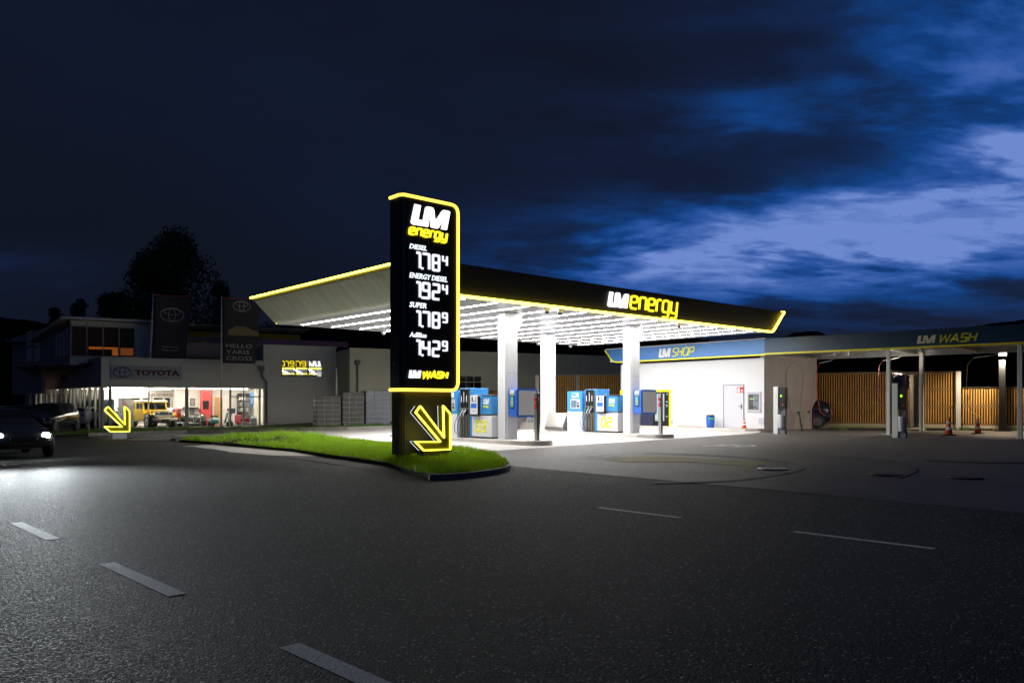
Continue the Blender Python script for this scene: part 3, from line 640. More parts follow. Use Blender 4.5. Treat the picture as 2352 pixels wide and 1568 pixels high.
# --- fuel dispenser (local y runs along the island; the -x side faces the road)
def dispenser(k, num):
    t = thing('fuel_dispenser', ['fuel dispenser with a yellow 03, nearer the price pylon', 'fuel dispenser with a yellow 02, in front of the vending machines'][k], 'fuel dispenser', isl(k, 0, 2.72), CF.a, 'fuel dispensers')
    X0, X1 = -.42, .42
    m = MB(); m.box(X0, X1, .0, 1.16, .07, .84, bev=.015); m.build('lower_cabinet', M_white, t)
    m = MB(); m.box(X0 + .02, X1 - .02, .02, 1.9, 0, .069); m.build('plinth', M_dark, t)
    m = MB(); m.box(X0 + .05, X1 - .05, .04, 1.12, .842, .90); m.build('waist_band', M_steel, t)
    m = MB(); m.box(X0 + .01, X1 - .01, .02, .62, .902, 1.58, bev=.03); h = m.build('display_housing', M_blue, t)
    m = MB(); m.box(X0 + .0, X1 - .0, -.0, .64, 1.582, 1.62, bev=.012); m.build('housing_cap', M_black, h)
    # screen unit facing the road side
    m = MB(); m.box(X0 - .14, X0 + .008, .60, 1.12, .82, 1.62, bev=.05); s_ = m.build('screen_unit', M_black, t)
    m = MB(); m.box(X0 - .155, X0 - .141, .645, 1.075, .90, 1.58, bev=.006); m.build('screen_panel', M_white, s_)
    m = MB(); m.box(X0 - .160, X0 - .1555, .74, .98, 1.38, 1.55); m.build('price_display', M_black, s_)
    for z in (1.485, 1.41):
        m = MB(); m.box(X0 - .163, X0 - .1602, .76, .90, z, z + .05); m.build('digits', M_lw2, s_)
    m = MB(); m.box(X0 - .160, X0 - .1555, .70, 1.02, 1.13, 1.30); m.build('info_label', M_blue2, s_)
    m = MB(); m.box(X0 - .158, X0 - .1553, .78, .94, 1.01, 1.025); m.build('info_label', M_red, s_)
    # end logo, on the -y end
    lg = MB(); logo(lg, 0, .33, 1.26, 1.47, 0, .006); lg.v = [(X0 + .0095 - v[1] - .001, .49 - v[0], v[2]) for v in lg.v]; lg.v = [(v[0] - .006, v[1], v[2]) for v in lg.v]; lg.build('logo', M_refl, h)
    lg = MB(); word(lg, 'energy', 0, .32, 1.15, 1.215, .016, 0, .006, .14, .3, .2); lg.v = [(X0 + .0025 - v[1], .51 - v[0], v[2]) for v in lg.v]; lg.build('logo', M_yel, h)
    # tall nozzle tower
    m = MB(); m.box(X0 + .02, X1 - .02, 1.17, 1.92, .0, 1.88, bev=.012); tw = m.build('nozzle_tower', M_blue, t)
    m = MB(); m.box(X0 - .012, X0 + .015, 1.30, 1.86, .02, 1.84); m.build('tower_front', mat('tower_front', (.16, .15, .12), .4, .5), tw)
    for j, yy in enumerate((1.42, 1.58, 1.74)):
        m = MB(); m.box(X0 - .05, X0 - .013, yy - .055, yy + .055, 1.16, 1.86, bev=.01); m.build('grade_strip', M_black, tw)
        m = MB(); m.box(X0 - .053, X0 - .0502, yy - .015, yy + .015, 1.35, 1.35 + (.38 if j == 1 else .26)); m.build('grade_label', M_refl, tw)
        m = MB(); m.box(X0 - .10, X0 - .013, yy - .06, yy + .06, .86, 1.08, bev=.02); bt = m.build('nozzle_boot', M_black, tw)
        m = MB(); m.tube([(X0 - .06, yy, 1.04), (X0 - .14, yy + .01, 1.00), (X0 - .19, yy + .03, .90), (X0 - .20, yy + .03, .80)], .030, 8, r2=.022); m.tube([(X0 - .05, yy, 1.06), (X0 - .13, yy, 1.10)], .014, 6)
        m.build('nozzle', M_green if j == 2 else M_lgrey, bt)
        p = [(X0 - .20, yy + .03, .80), (X0 - .24, yy + .10 + .03 * j, .55), (X0 - .22, yy + .12 + .03 * j, .25), (X0 - .12, yy + .02, .07), (X0 - .05, yy - .06, .05), (X0 - .03, yy - .02, .12), (X0 - .02, yy, .86)]
        pp = []
        for i in range(len(p) - 1):
            for q in range(5):
                u = q / 5; a_, b_, c_, d_ = Vector(p[max(i - 1, 0)]), Vector(p[i]), Vector(p[i + 1]), Vector(p[min(i + 2, len(p) - 1)])
                pp.append(.5 * ((2 * b_) + (c_ - a_) * u + (2 * a_ - 5 * b_ + 4 * c_ - d_) * u * u + (3 * b_ - a_ - 3 * c_ + d_) * u ** 3))
        m = MB(); m.tube(pp, .014, 6); m.build('hose', M_rub, tw)
    return t
def side_digits(t, txt):
    m = MB(); word(m, txt, 0, .70, .22, .68, .088, 0, .003, .12, .28, .12)
    # number painted on the road side panel: u runs against local y
    m.v = [(-.4235 - v[1], .98 - v[0], v[2]) for v in m.v]; m.build('pump_number', M_yel, t)
d1 = dispenser(0, '03'); side_digits(d1, '03')
d2 = dispenser(1, '02'); side_digits(d2, '02')
# --- payment terminals
for k, lab in ((0, 'blue card payment terminal at the right edge of the price pylon'), (1, 'blue card payment terminal on the far island, beside the steel chest')):
    t = thing('payment_terminal', lab, 'payment terminal', isl(k, 0, 4.78), CF.a, 'payment terminals'); X0 = -.42
    m = MB(); m.box(X0, .35, 0, .92, 0, .90, bev=.012); m.box(X0 - .004, X0, .02, .90, .30, .306); m.build('pedestal', M_white, t)
    m = MB(); m.box(X0, .35, 0, .92, .902, 1.80, bev=.012); b = m.build('housing', M_blue, t)
    m = MB(); m.box(X0 - .012, X0 - .001, .12, .72, 1.02, 1.46, bev=.004); r_ = m.build('panel_recess', M_lgrey, b)
    m = MB(); m.box(X0 - .020, X0 - .0125, .34, .66, 1.08, 1.40); m.build('screen', M_screen, r_)
    m = MB(); m.box(X0 - .022, X0 - .0125, .18, .28, 1.10, 1.20); m.box(X0 - .03, X0 - .0125, .18, .28, 1.26, 1.30); m.build('keypad', M_black, r_)
    m = MB(); m.box(X0 - .006, X0 - .001, .20, .62, 1.56, 1.72); m.build('notice', M_refl, b)
    m = MB(); m.box(X0 - .009, X0 - .0062, .36, .60, 1.60, 1.70); m.build('notice_panel', M_blue, b)
    m = MB(); m.box(X0 - .010, X0 - .001, .20, .62, 1.53, 1.558); m.build('notice_stripe', M_yel, b)
    m = MB(); m.box(X0 - .06, X0 - .001, .50, .60, .62, .84, bev=.02); m.build('dispenser_box', M_white, t)
# --- information kiosks hung on the front columns
for k, lab in ((0, 'blue screen cabinet on the left front column'), (1, 'blue screen cabinet on the right front column, before the vending machines')):
    t = thing('information_kiosk', lab, 'kiosk', isl(k, 0, 1.55), CF.a, 'information kiosks on the columns')
    m = MB(); bx = [(.0, .86), (.86, .86)]; pr_ = rnd([(-.18, .80), (.86, .80), (.86, 1.84), (-.18, 1.84)], .12, 5, True); m.prism(pr_, .10, .52)
    b = m.build('cabinet', M_blue2, t)
    m = MB(); m.box(-.06, .80, .088, .0995, .88, 1.76); m.build('side_panel', M_lgrey, b)
    m = MB(); m.box(-.20, -.1805, .20, .42, 1.13, 1.58); s_ = m.build('screen', M_black, b)
    m = MB(); m.box(-.204, -.2005, .23, .39, 1.17, 1.55); m.build('display', mat('poster_teal', (.10, .40, .38), .4), s_)
    m = MB(); m.lathe([(.05, -.207), (.03, -.2042)], 10, (0, .31, 1.33), axis='x'); m.v = [(v[0], v[1], v[2]) for v in m.v]; m.build('picture', mat('poster_orange', (.7, .2, .05), .5), s_)
    lg = MB(); logo(lg, 0, .24, 1.66, 1.80, 0, .01); lg.v = [(-.1805 - v[1], .44 - v[0], v[2]) for v in lg.v]; lg.build('logo', M_refl, b)
    lg = MB(); word(lg, 'energy', 0, .22, 1.60, 1.64, .010, 0, .006, .14, .3, .2); lg.v = [(-.1805 - v[1], .43 - v[0], v[2]) for v in lg.v]; lg.build('logo', M_yel, b)
    wx = t
# --- steel bollards on the island noses
for k, lab in ((0, 'square steel post on the nose of the near left pump island'), (1, 'square steel post on the far right island nose, before the vending machines')):
    t = thing('steel_post', lab, 'bollard', isl(k, .05, .82), CF.a, 'steel posts on the island noses')
    m = MB(); m.box(-.07, .07, -.07, .07, .004, 1.66, bev=.006); m.build('post', M_steel, t)
    m = MB(); m.box(-.13, .13, -.13, .13, 0.0, .012); m.build('foot_plate', M_galv, t)
    m = MB(); m.box(-.03, .05, -.0725, -.0702, 1.36, 1.52); m.build('label_plate', M_white, t)
    m = MB(); m.box(-.11, -.0702, -.04, .04, 1.36, 1.50); m.build('switch_box', M_red, t); m = MB(); m.box(-.10, -.0702, -.04, .04, 1.12, 1.28); m.build('switch_box', M_red, t)
# --- steel tank lids, service post, extinguisher on island 02
for y, lab in ((5.85, 'sloped stainless steel chest beside the pump 02 payment terminal'), (8.7, 'sloped stainless steel chest seen between the kiosk and the service post')):
    t = thing('steel_chest', lab, 'chest', isl(1, -.05, y), CF.a, 'stainless chests on the far island')
    m = MB(); m.prism([(-.55, .06), (.5, .06), (.5, .82), (-.22, .82), (-.52, .20)], 0, 1.15); m.build('body', M_steel, t)
    m = MB(); m.box(-.5, .45, .03, 1.12, 0, .059); m.build('plinth', M_galv, t)
    m = MB(); m.box(0, .16, -.006, -.001, .5, .62); m.build('label', M_refl, t)
t = thing('service_post', 'grey service post with towel box and waste bin behind pump 03', 'service post', isl(1, -.1, 8.15), CF.a)
m = MB(); m.box(-.07, .07, -.07, .07, 0, 1.75); m.build('post', M_grey, t)
m = MB(); m.box(-.13, .13, .06, .36, 1.25, 1.75, bev=.02); m.build('towel_box', M_grey, t)
m = MB(); m.lathe([(.14, .35), (.17, .70), (.18, .95), (.15, 1.0)], 14, (0, .28, 0)); b = m.build('waste_bin', M_grey, t)
m = MB(); m.lathe([(.185, .70), (.20, .82), (.19, .96)], 9, (0, .28, 0)); m.build('bin_liner', M_rub, b)
m = MB(); m.lathe([(.05, 1.28), (.11, 1.34), (.12, 1.46), (.05, 1.52)], 9, (-.1, -.12, 0)); m.build('paper_towels', M_refl, t)
t = thing('fire_extinguisher', 'red fire extinguisher beside the grey service post', 'fire extinguisher', isl(1, -.15, 7.92), CF.a)
m = MB(); m.lathe([(.05, .62), (.10, .66), (.11, 1.10), (.07, 1.20), (.03, 1.24)], 14); m.build('cylinder', M_red, t)
m = MB(); m.tube([(0, 0, 1.24), (0, 0, 1.30), (-.07, 0, 1.33)], .018, 6); m.tube([(0, 0, 1.26), (-.14, .03, 1.22), (-.15, .03, .85)], .014, 6); m.build('valve_hose', M_rub, t)
m = MB(); m.box(-.06, .06, -.02, .02, 0, .61); m.build('stand', M_grey, t)

# ---------------------------------------------------------------- shop
SF = Fr(*CF.w(20.6, 1.55)[:2], 41.7 + 90)       # x runs along the wall away from the wash, y inward is to the right
sx_, sy_ = SF.o; sg = gz(sx_, sy_)
shop = thing('shop_building', 'white rendered shop with a blue fascia and yellow edge', 'shop', (sx_, sy_, 0), SF.a)
WL = SF.on(1426, 950, 0)[0]
# outward wall face is y = 0, outside is +y (towards the pumps)
m = MB(); m.box(0, WL, -.25, 0, sg - .3, 3.9); m.build('wall', M_wall, shop)
m = MB(); m.box(-.006, 0, -.25, .006, sg - .2, 3.9); m.build('corner_trim', M_lgrey, shop)
# fascia with a slanted rounded far end
fl = 10.5
def fx(px, py, y0=.45): return SF.on(px, py, y0)
xe, ze = fx(1412, 831); zf0 = 4.02; zf1 = 4.78
pr_ = [(-.35, zf0), (xe - .2, zf0), (xe + .1, zf0 + .06), (xe + .3, zf0 + .22), (xe + .75, zf1 - .02), (xe + .75, zf1), (-.35, zf1)]
m = MB(); m.prism(pr_, .40, .45); fa = m.build('fascia', M_fblue, shop)
m = MB(); m.box(-.35, xe + .4, -1.5, .399, zf0 + .02, zf1 - .1); m.build('roof', M_white, shop)
m = MB(); m.stroke(pr_[:6], .075, .452, .475); m.build('yellow_edge', M_yel, fa)
for xx in (2.4, 5.1, 7.8):
    m = MB(); m.box(xx, xx + .008, .4502, .452, zf0 + .05, zf1 - .01); m.build('fascia_joint', M_blue, fa)
m = MB(); m.box(-.35, xe + .7, .36, .48, zf1, zf1 + .05); m.build('roof_edge', M_lgrey, shop)
# the lettering reads from the pumps: mirror the run of x
def shop_sign(f, px, zr, wd, txt, mt, is_logo=False, parent=None):
    (a, b) = px; (t_, b_) = zr
    ua, z1 = f(a, t_); _, z0 = f(a, b_); ub, _ = f(b, t_); L_ = abs(ua - ub); m = MB()
    if is_logo: logo(m, 0, L_, z0, z1, 0, .03)
    else: word(m, txt, 0, L_, z0, z1, wd, 0, .03, .2, .25, .18 if txt == 'SHOP' else .0)
    m.v = [(ua - v[0], .455 + .03 - v[1] + 0, v[2]) for v in m.v]; m.build('sign_letters', mt, parent)
shop_sign(fx, (1513.5, 1541), (801, 821.5), 0, '', M_refl, True, fa)
shop_sign(fx, (1543, 1597), (799, 819), .05, 'SHOP', M_yel, False, fa)
# step along the wall
x_, _ = SF.on(1735, 985, 0)
m = MB(); m.prism([(-.0, .02), (WL, .02), (WL, 1.5), (1.0, 1.5), (.3, 1.2), (-.0, .6)], sg - .2, sg + .12, ax='z'); m.build('step', mat('island_concrete', (.5, .5, .5)), shop)
# door
xa, zt3 = SF.on(1663, 885, 0.01); xb, _ = SF.on(1708, 885, .01)
m = MB(); m.box(xb, xa, .004, .03, sg + .13, zt3); d = m.build('door', mat('door_grey', (.52, .52, .56), .5), shop)
m = MB(); m.box(xb - .03, xb, .004, .045, sg + .12, zt3 + .03); m.box(xa, xa + .03, .004, .045, sg + .12, zt3 + .03); m.box(xb, xa, .004, .045, zt3, zt3 + .03); m.build('door_frame', M_grey, d)
m = MB(); m.box(xb + .08, xb + .13, .031, .05, sg + 1.08, sg + 1.32); m.tube([(xb + .10, .05, sg + 1.22), (xb + .10, .09, sg + 1.22), (xb + .24, .09, sg + 1.22)], .012, 6); m.build('door_handle', M_black, d)
hx, hz = SF.on(1703, 888, .035)
m = MB(); m.box(hx - .10, hx + .26, .0305, .036, hz - .30, hz - .02); s_ = m.build('safety_sign', M_red, d)
m = MB(); m.box(hx + .10, hx + .22, .0365, .039, hz - .27, hz - .06); m.box(hx - .06, hx + .02, .0365, .039, hz - .25, hz - .14); m.build('pictogram', M_refl, s_)
# recessed cash terminal in the wall
xa, z1 = SF.on(1716, 900, .01); xb, z0 = SF.on(1748, 946, .01)
fr_ = M_lgrey
m = MB(); m.box(xb, xa, .003, .05, z0, z0 + .12); m.box(xb, xa, .003, .05, z1 - .12, z1); m.box(xb, xb + .10, .003, .05, z0 + .12, z1 - .12); m.box(xa - .10, xa, .003, .05, z0 + .12, z1 - .12); cf = m.build('terminal_frame', fr_, shop)
m = MB(); m.box(xb + .101, xa - .101, .002, .012, z0 + .121, z1 - .121); m.build('terminal_niche', mat('niche', (.08, .07, .06), .5), cf)
m = MB(); m.box(xb + .12, xa - .35, .013, .035, z0 + .16, z1 - .16, bev=.006); tt = m.build('terminal_front', M_grey, cf)
m = MB(); m.box(xb + .38, xb + .62, .036, .038, z1 - .36, z1 - .33); m.build('status_light', emi('green_light', (.5, 1, .2), 1.0), tt)
m = MB(); m.box(xb + .16, xb + .28, .036, .042, z0 + .55, z0 + .60); m.box(xb + .25, xb + .60, .036, .05, z0 + .24, z0 + .28); m.build('slots', M_black, tt)
for (px, py, wd, hh) in ((1542.6, 968.5, .22, .22), (1748.5, 967, .28, .30)):
    xx, zz = SF.on(px, py, .01); m = MB(); m.box(xx - wd / 2, xx + wd / 2, .004, .02, zz - hh / 2, zz + hh / 2); m.build('wall_hatch', mat('hatch', (.42, .44, .46), .6), shop)
# side wall into the wash bay
c0 = (sx_, sy_); sd = Vector((.8, .6)).normalized(); SWF = Fr(c0[0], c0[1], math.degrees(math.atan2(.6, .8)))
sw = MB(); sw.box(.0, 4.6, .005, .25, sg - .3, 4.05)
o = sw.build('side_wall', mat('grey_render', (.55, .51, .50), .8, var=.10, vs=1.2), shop); 
shop_m = Matrix.Translation((sx_, sy_, 0)) @ Matrix.Rotation(SF.a, 4, 'Z')
o.matrix_basis = shop_m.inverted() @ (Matrix.Translation((sx_, sy_, 0)) @ Matrix.Rotation(SWF.a, 4, 'Z'))
# vending machines in a yellow portal
xa, z1 = SF.on(1533.5, 894, .3); _, z0 = SF.on(1533.5, 984.5, .3); xb2 = xa + 3.6
vb = SF.w(xa, 0)
vm = thing('vending_machine', 'black snack vending machine with lit glass front in a yellow surround by the shop wall', 'vending machine', (vb[0], vb[1], z0), SF.a)
H = z1 - z0
m = MB(); m.box(0, .09, .003, .07, 0, H); m.box(.09, 3.51, .003, .07, H - .13, H); m.box(.09, 3.51, .003, .07, 0, .05); m.box(3.51, 3.6, .003, .07, 0, H); m.build('surround', M_yel, vm)
m = MB(); m.box(.095, 1.14, .004, .05, .055, H - .135, bev=.01); cb = m.build('cabinet', M_black, vm)
m = MB(); m.box(.42, 1.05, .0502, .054, .42, H - .22); m.build('lit_interior', emi('vending_light', (.75, 1, .95), .6), cb)
rg = random.Random(5)
for q in range(5):
    z = .52 + q * (H - .85) / 5
    m = MB(); m.box(.42, 1.05, .0545, .08, z - .02, z); m.build('shelf', M_galv, cb)
    for j in range(6):
        x = .45 + j * .10; cc = [(.8, .8, .8), (.6, .65, .9), (.9, .5, .45), (.85, .8, .3), (.5, .8, .7)][rg.randrange(5)]
        m = MB()
        if q == 0: m.lathe([(.03, z), (.032, z + .16), (.012, z + .20), (.012, z + .23)], 8, (x + .04, .085, 0))
        else: m.box(x, x + .075, .055, .095, z + .001, z + .17 + .04 * rg.random())
        m.build('product', emi('product_%d' % int(cc[0] * 100 + cc[2] * 10), cc, .7), cb)
m = MB(); m.box(.20, .30, .0502, .06, 1.2, 1.34); m.box(.18, .30, .0502, .06, 1.44, 1.52); m.lathe([(.05, .0502), (.05, .06)], 12, (.22, 0, 1.9), axis='y'); m.box(.2, .28, .0502, .06, .62, .72); m.build('payment_panel', emi('pay_panel', (.6, .75, .8), .5), cb)
vb2 = SF.w(xa + 1.16, 0)
v2 = thing('vending_machine', 'black coffee vending machine half hidden by the blue kiosk, left of the snack machine', 'vending machine', (vb2[0], vb2[1], z0), SF.a)
m = MB(); m.box(0, .95, .004, .05, .055, H - .135, bev=.01); cb = m.build('cabinet', M_black, v2)
m = MB(); m.box(.05, .9, .0502, .06, .12, .8); m.build('lower_door', mat('navy', (.03, .035, .07), .4), cb)
for z in (1.25, 1.38, 1.12):
    m = MB(); m.box(.15, .30, .0502, .06, z, z + .07); m.box(.36, .5, .0502, .06, z, z + .07); m.build('selection_button', M_lw2, cb)
m = MB(); m.box(.12, .30, .0502, .06, 1.75, 1.95); m.build('picture', mat('poster_orange', (.7, .2, .05), .5), cb)
vb3 = SF.w(xa + 2.15, 0)
v3 = thing('vending_machine', 'black vending machine glimpsed just right of the near right column, below the kiosk', 'vending machine', (vb3[0], vb3[1], z0), SF.a)
m = MB(); m.box(0, 1.2, .004, .05, .055, H - .135, bev=.01); cb = m.build('cabinet', M_black, v3)
m = MB(); m.box(.45, .95, .0502, .06, .75, 1.0); m.build('green_poster', emi('poster_green', (.3, .9, .6), .5), cb)
m = MB(); m.box(.18, .30, .0502, .06, .6, .7); m.build('coin_slot', M_lgrey, cb)
# barrel, cone, planks by the wall
bx, _ = SF.on(1633, 985, .5); p = SF.w(bx, .55)
t = thing('plastic_barrel', 'blue plastic barrel with a black lid against the white shop wall', 'barrel', (p[0], p[1], sg + .12), 0)
m = MB(); m.lathe([(.17, 0), (.19, .03), (.215, .20), (.222, .32), (.21, .48), (.185, .58), (.19, .60)], 24); m.build('body', mat('barrel_blue', (.02, .10, .42), .4), t)
m = MB(); m.lathe([(.205, .601), (.205, .64), (.19, .655)], 24); m.build('lid', M_black, t)
m = MB(); m.box(-.13, .12, -.232, -.214, .42, .50); m.build('label', mat('green_label', (.05, .45, .08), .5), t)
m = MB(); m.tube([(-.19, 0, .58), (-.24, 0, .52), (-.22, 0, .44)], .012, 6); m.tube([(.19, 0, .58), (.24, 0, .52), (.22, 0, .44)], .012, 6); m.build('handle', M_black, t)
def cone(pos, lab, h=.5):
    t = thing('traffic_cone', lab, 'traffic cone', pos, 0, 'orange traffic cones'); k = h / .5
    m = MB(); m.box(-.14 * k, .14 * k, -.14 * k, .14 * k, 0, .03 * k, bev=.01); m.build('base', M_orange if h < .55 else M_rub, t)
    m = MB(); m.lathe([(.105 * k, .03 * k), (.028 * k, .49 * k), (.02 * k, .5 * k)], 20); b = m.build('body', M_orange, t)
    for z0, z1 in ((.16, .24), (.33, .40)):
        r0 = .105 - .077 * (z0 - .03) / .46; r1 = .105 - .077 * (z1 - .03) / .46
        m = MB(); m.lathe([((r0 + .002) * k, z0 * k), ((r1 + .002) * k, z1 * k)], 20); m.build('reflective_band', M_refl, b)
bx, _ = SF.on(1711, 986, .5); p = SF.w(bx, .55); cone((p[0], p[1], sg + .12), 'small orange cone on the step beside the grey shop door', .5)
bx, _ = SF.on(1590, 986, .5); p = SF.w(bx, .5)
m = MB(); m.box(-.6, .6, -.08, .0, 0, .03); m.box(-.4, .9, .01, .07, 0, .045); tag(m.build('wooden_planks', mat('plank', (.35, .24, .14), .8, var=.2, vs=4), loc=(p[0], p[1], sg + .122), rot=SF.a), 'thin wooden planks lying at the foot of the shop wall left of the barrel', 'planks')

# ---------------------------------------------------------------- wash canopy
WF = Fr(*SF.w(-.30, .45)[:2], -41.2); WZ0, WZ1, WLn, WDp = 4.03, 4.80, 17.0, 5.2
wash = thing('wash_canopy', 'long flat car wash roof with dark blue fascia and yellow stripe on steel posts', 'wash canopy', (*WF.o, 0), WF.a)
m = MB(); m.box(.01, WLn, -.05, .0, WZ0, WZ1); fa = m.build('fascia', M_wblue, wash)
m = MB(); m.box(.01, WLn, -.07, -.052, WZ0 - .02, WZ0 + .055); m.build('yellow_edge', M_yel, fa)
for xx in (3.3, 7.0, 10.6): m = MB(); m.box(xx, xx + .01, -.053, -.0502, WZ0 + .06, WZ1 - .01); m.build('fascia_joint', M_black, fa)
m = MB(); m.box(0, WLn, .001, WDp, WZ0 + .25, WZ0 + .31)
for k in range(40): m.box(k * .42, k * .42 + .2, .002, WDp - .01, WZ0 + .21, WZ0 + .249)
m.build('roof_sheet', mat('roof_sheet', (.50, .48, .46), .5, var=.1), wash)
for xx in (.3, 2.9, 5.5, 8.1, 10.7, 13.4, 16.5): m = MB(); m.box(xx - .05, xx + .05, .01, WDp - .02, WZ0 + .02, WZ0 + .20); m.build('cross_beam', M_galv, wash)
m = MB(); m.box(0, WLn, WDp, WDp + .06, WZ0 - .05, WZ0 + .30); m.build('rear_beam', M_galv, wash)
def washx(px, y0): return WF.on(px, 990, y0)[0]
for px, y0, w_ in ((2041, .20, .075), (2343, .20, .085), (2117, WDp - .2, .09)):
    xx = washx(px, y0); wx, wy, _ = WF.w(xx, y0); g = gz(wx, wy)
    m = MB(); m.box(xx - w_, xx + w_, y0 - w_, y0 + w_, g, WZ0 + .1, bev=.01); p = m.build('post', mat('post_steel', (.66, .68, .66), .5, .3), wash)
    m = MB(); m.box(xx - .20, xx + .20, y0 - .16, y0 + .16, g - .01, g + .025)
    for a in (-.16, .16): m.lathe([(.02, g + .02), (.02, g + .07)], 6, (xx + a, y0 - .1, 0))
    m.build('base_plate', M_galv, p)
# letters
def wsx(px, py): return WF.on(px, py, -.05)
a, z1 = wsx(2106, 771); _, z0 = wsx(2106, 789.5); b, _ = wsx(2150, 770); m = MB(); logo(m, a, b, z0, z1, -.075, -.0505); m.build('sign_letters', mat('cream', (.75, .72, .55), .5), fa)
a, z1 = wsx(2154, 767.5); _, z0 = wsx(2154, 788); b, _ = wsx(2247, 764); m = MB(); word(m, 'WASH', a, b, z0, z1, .06, -.07, -.0505, .25, .22, .0); m.build('sign_letters', M_yel, fa)
# rotating booms below the roof
for i, (px, py, ex, ey) in enumerate(((1914, 803, 1820, 811), (1947, 812, 1885, 830), (2118, 793, 2030, 812), (2360, 790, 2238, 790))):
    y0 = 1.6 + .5 * (i % 2); xx = WF.on(px, py, y0)[0]; t = thing('wash_boom', ['swinging hose boom under the wash roof nearest the shop', 'second hose boom from the shop, hanging lower under the wash roof', 'bright bent hose boom under the wash roof above the glass partition', 'hose boom at the far right end of the wash roof'][i], 'boom', WF.w(xx, y0, WZ0 + .2), WF.a, 'hose booms under the wash roof')
    m = MB(); m.lathe([(.04, -.30), (.07, -.26), (.07, -.12), (.12, -.10), (.12, 0)], 12); m.build('swivel', M_galv, t)
    L_ = WF.on(ex, ey, y0)[0] - xx
    m = MB(); m.tube([(0, 0, -.25), (L_ * .45, -.1, -.36), (L_ * .6, -.1, -.52), (L_ * 1.0, -.15, -.62)], .02, 6); m.build('arm', M_galv, t)
    m = MB(); m.tube([(L_, -.15, -.62), (L_ * 1.12, -.1, -.9), (L_ * 1.16, 0, -1.9), (L_ * 1.05, .1, -3.0), (L_ * .85, .1, -3.2)], .012, 6); m.build('hose', [mat('hose_green', (.02, .12, .05), .5), M_red, mat('hose_red', (.2, .03, .03), .5), mat('hose_yellow', (.5, .5, .02), .5)][i], t)
# glass partition behind the front post
xx = washx(2046, .3)
t = thing('glass_partition', 'dark glass partition with a pale top rail between two wash bays', 'partition', WF.w(xx, .35, gz(*WF.w(xx, .35)[:2])), WF.a)
m = MB(); m.box(-.02, .02, 0, 4.4, .25, 2.75); m.build('glass_pane', M_dglass, t)
m = MB(); m.box(-.04, .04, 0, 4.4, 2.76, 2.86); m.box(-.04, .04, 0, 4.4, .16, .24); m.build('rail', mat('pale_rail', (.5, .42, .36), .5), t)
for y in (.0, 2.2, 4.35): m = MB(); m.box(-.03, .03, y, y + .05, 0, 2.75); m.build('mullion', M_dark, t)
m = MB(); m.box(-.05, .05, 1.2, 1.5, 2.72, 2.758); m.build('rail_lamp', emi('lamp_warm', (1, .86, .75), 3.0), t)
ld = bpy.data.lights.new('rail_lamp_light', 'POINT'); lo = bpy.data.objects.new('rail_lamp_light', ld); col.objects.link(lo); lo.parent = t; lo.location = (-.12, 1.35, 2.66)
ld.energy = 130; ld.color = (1, .84, .66); ld.shadow_soft_size = .08
m = MB(); m.box(.022, .03, 1.5, 2.6, 1.7, 2.1); m.build('notice', mat('notice_yellow', (.45, .42, .05), .5), t)
# coin terminals at the bays
for px, lab in ((1800, 'wash coin terminal with a bucket, before the grey side wall of the shop'), (2074, 'wash coin terminal beside the front post and the glass partition')):
    g = G(px - 8, 1005 - 9 * (px < 1900)); t = thing('wash_terminal', lab, 'wash terminal', g, WF.a, 'wash coin terminals')
    m = MB(); m.box(-.22, .0, -.25, -.17, 0, 2.15 if px < 1900 else 2.25, bev=.008); m.build('side_panel', mat('post_steel', (.5, .52, .5)), t)
    m = MB(); m.box(.002, .30, -.20, .12, 1.15, 2.12, bev=.01); b = m.build('terminal_box', M_black, t)
    m = MB(); m.box(.08, .16, -.206, -.2005, 1.68, 1.78); m.build('display', emi('lime_display', (.45, 1, .05), 1.0), b)
    m = MB(); m.box(.16, .22, -.206, -.2005, 1.30, 1.38); m.build('label', M_red, b)
    m = MB(); m.box(.002, .28, -.18, .10, .0, .25); m.box(.02, .26, -.10, .10, .25, 1.14); m.build('pedestal', M_grey, t)
    m = MB(); m.lathe([(.10, .26), (.12, .30), (.13, .85), (.14, .88)], 14, (.14, -.22, 0)); m.build('bucket', M_white, t)
for px, py, lab, c_ in ((1838, 990, 'leaning black brush holder with green hose at the wash side wall', M_rub), (1862, 988, 'grey lance holder with red hose at the far end of the wash side wall', M_grey)):
    g = G(px, py); t = thing('lance_holder', lab, 'lance holder', g, WF.a, 'lance holders in the first wash bay')
    m = MB(); m.tube([(.10, 0, 0), (-.06, 0, .95)], .035, 6); m.build('stand', c_, t)
    m = MB(); m.tube([(-.06, 0, .95), (-.14, 0, .90)], .05, 6); m.build('cradle', M_black, t)
    m = MB(); m.tube([(-.06, 0, .98), (.12, .1, .9), (.16, .1, .3), (.02, .1, .15), (-.1, .1, .4), (-.05, .2, 1.3), (.1, .2, 2.9)], .010, 6); m.build('hose', mat('hose_green', (0, 0, 0)) if c_ is M_rub else M_red, t)
cone(G(2179, 1000), 'bright orange cone with two white bands in front of the wash bay', .78)
cone(G(2246, 996), 'shaded red cone standing farther back in the right wash bay', .72)

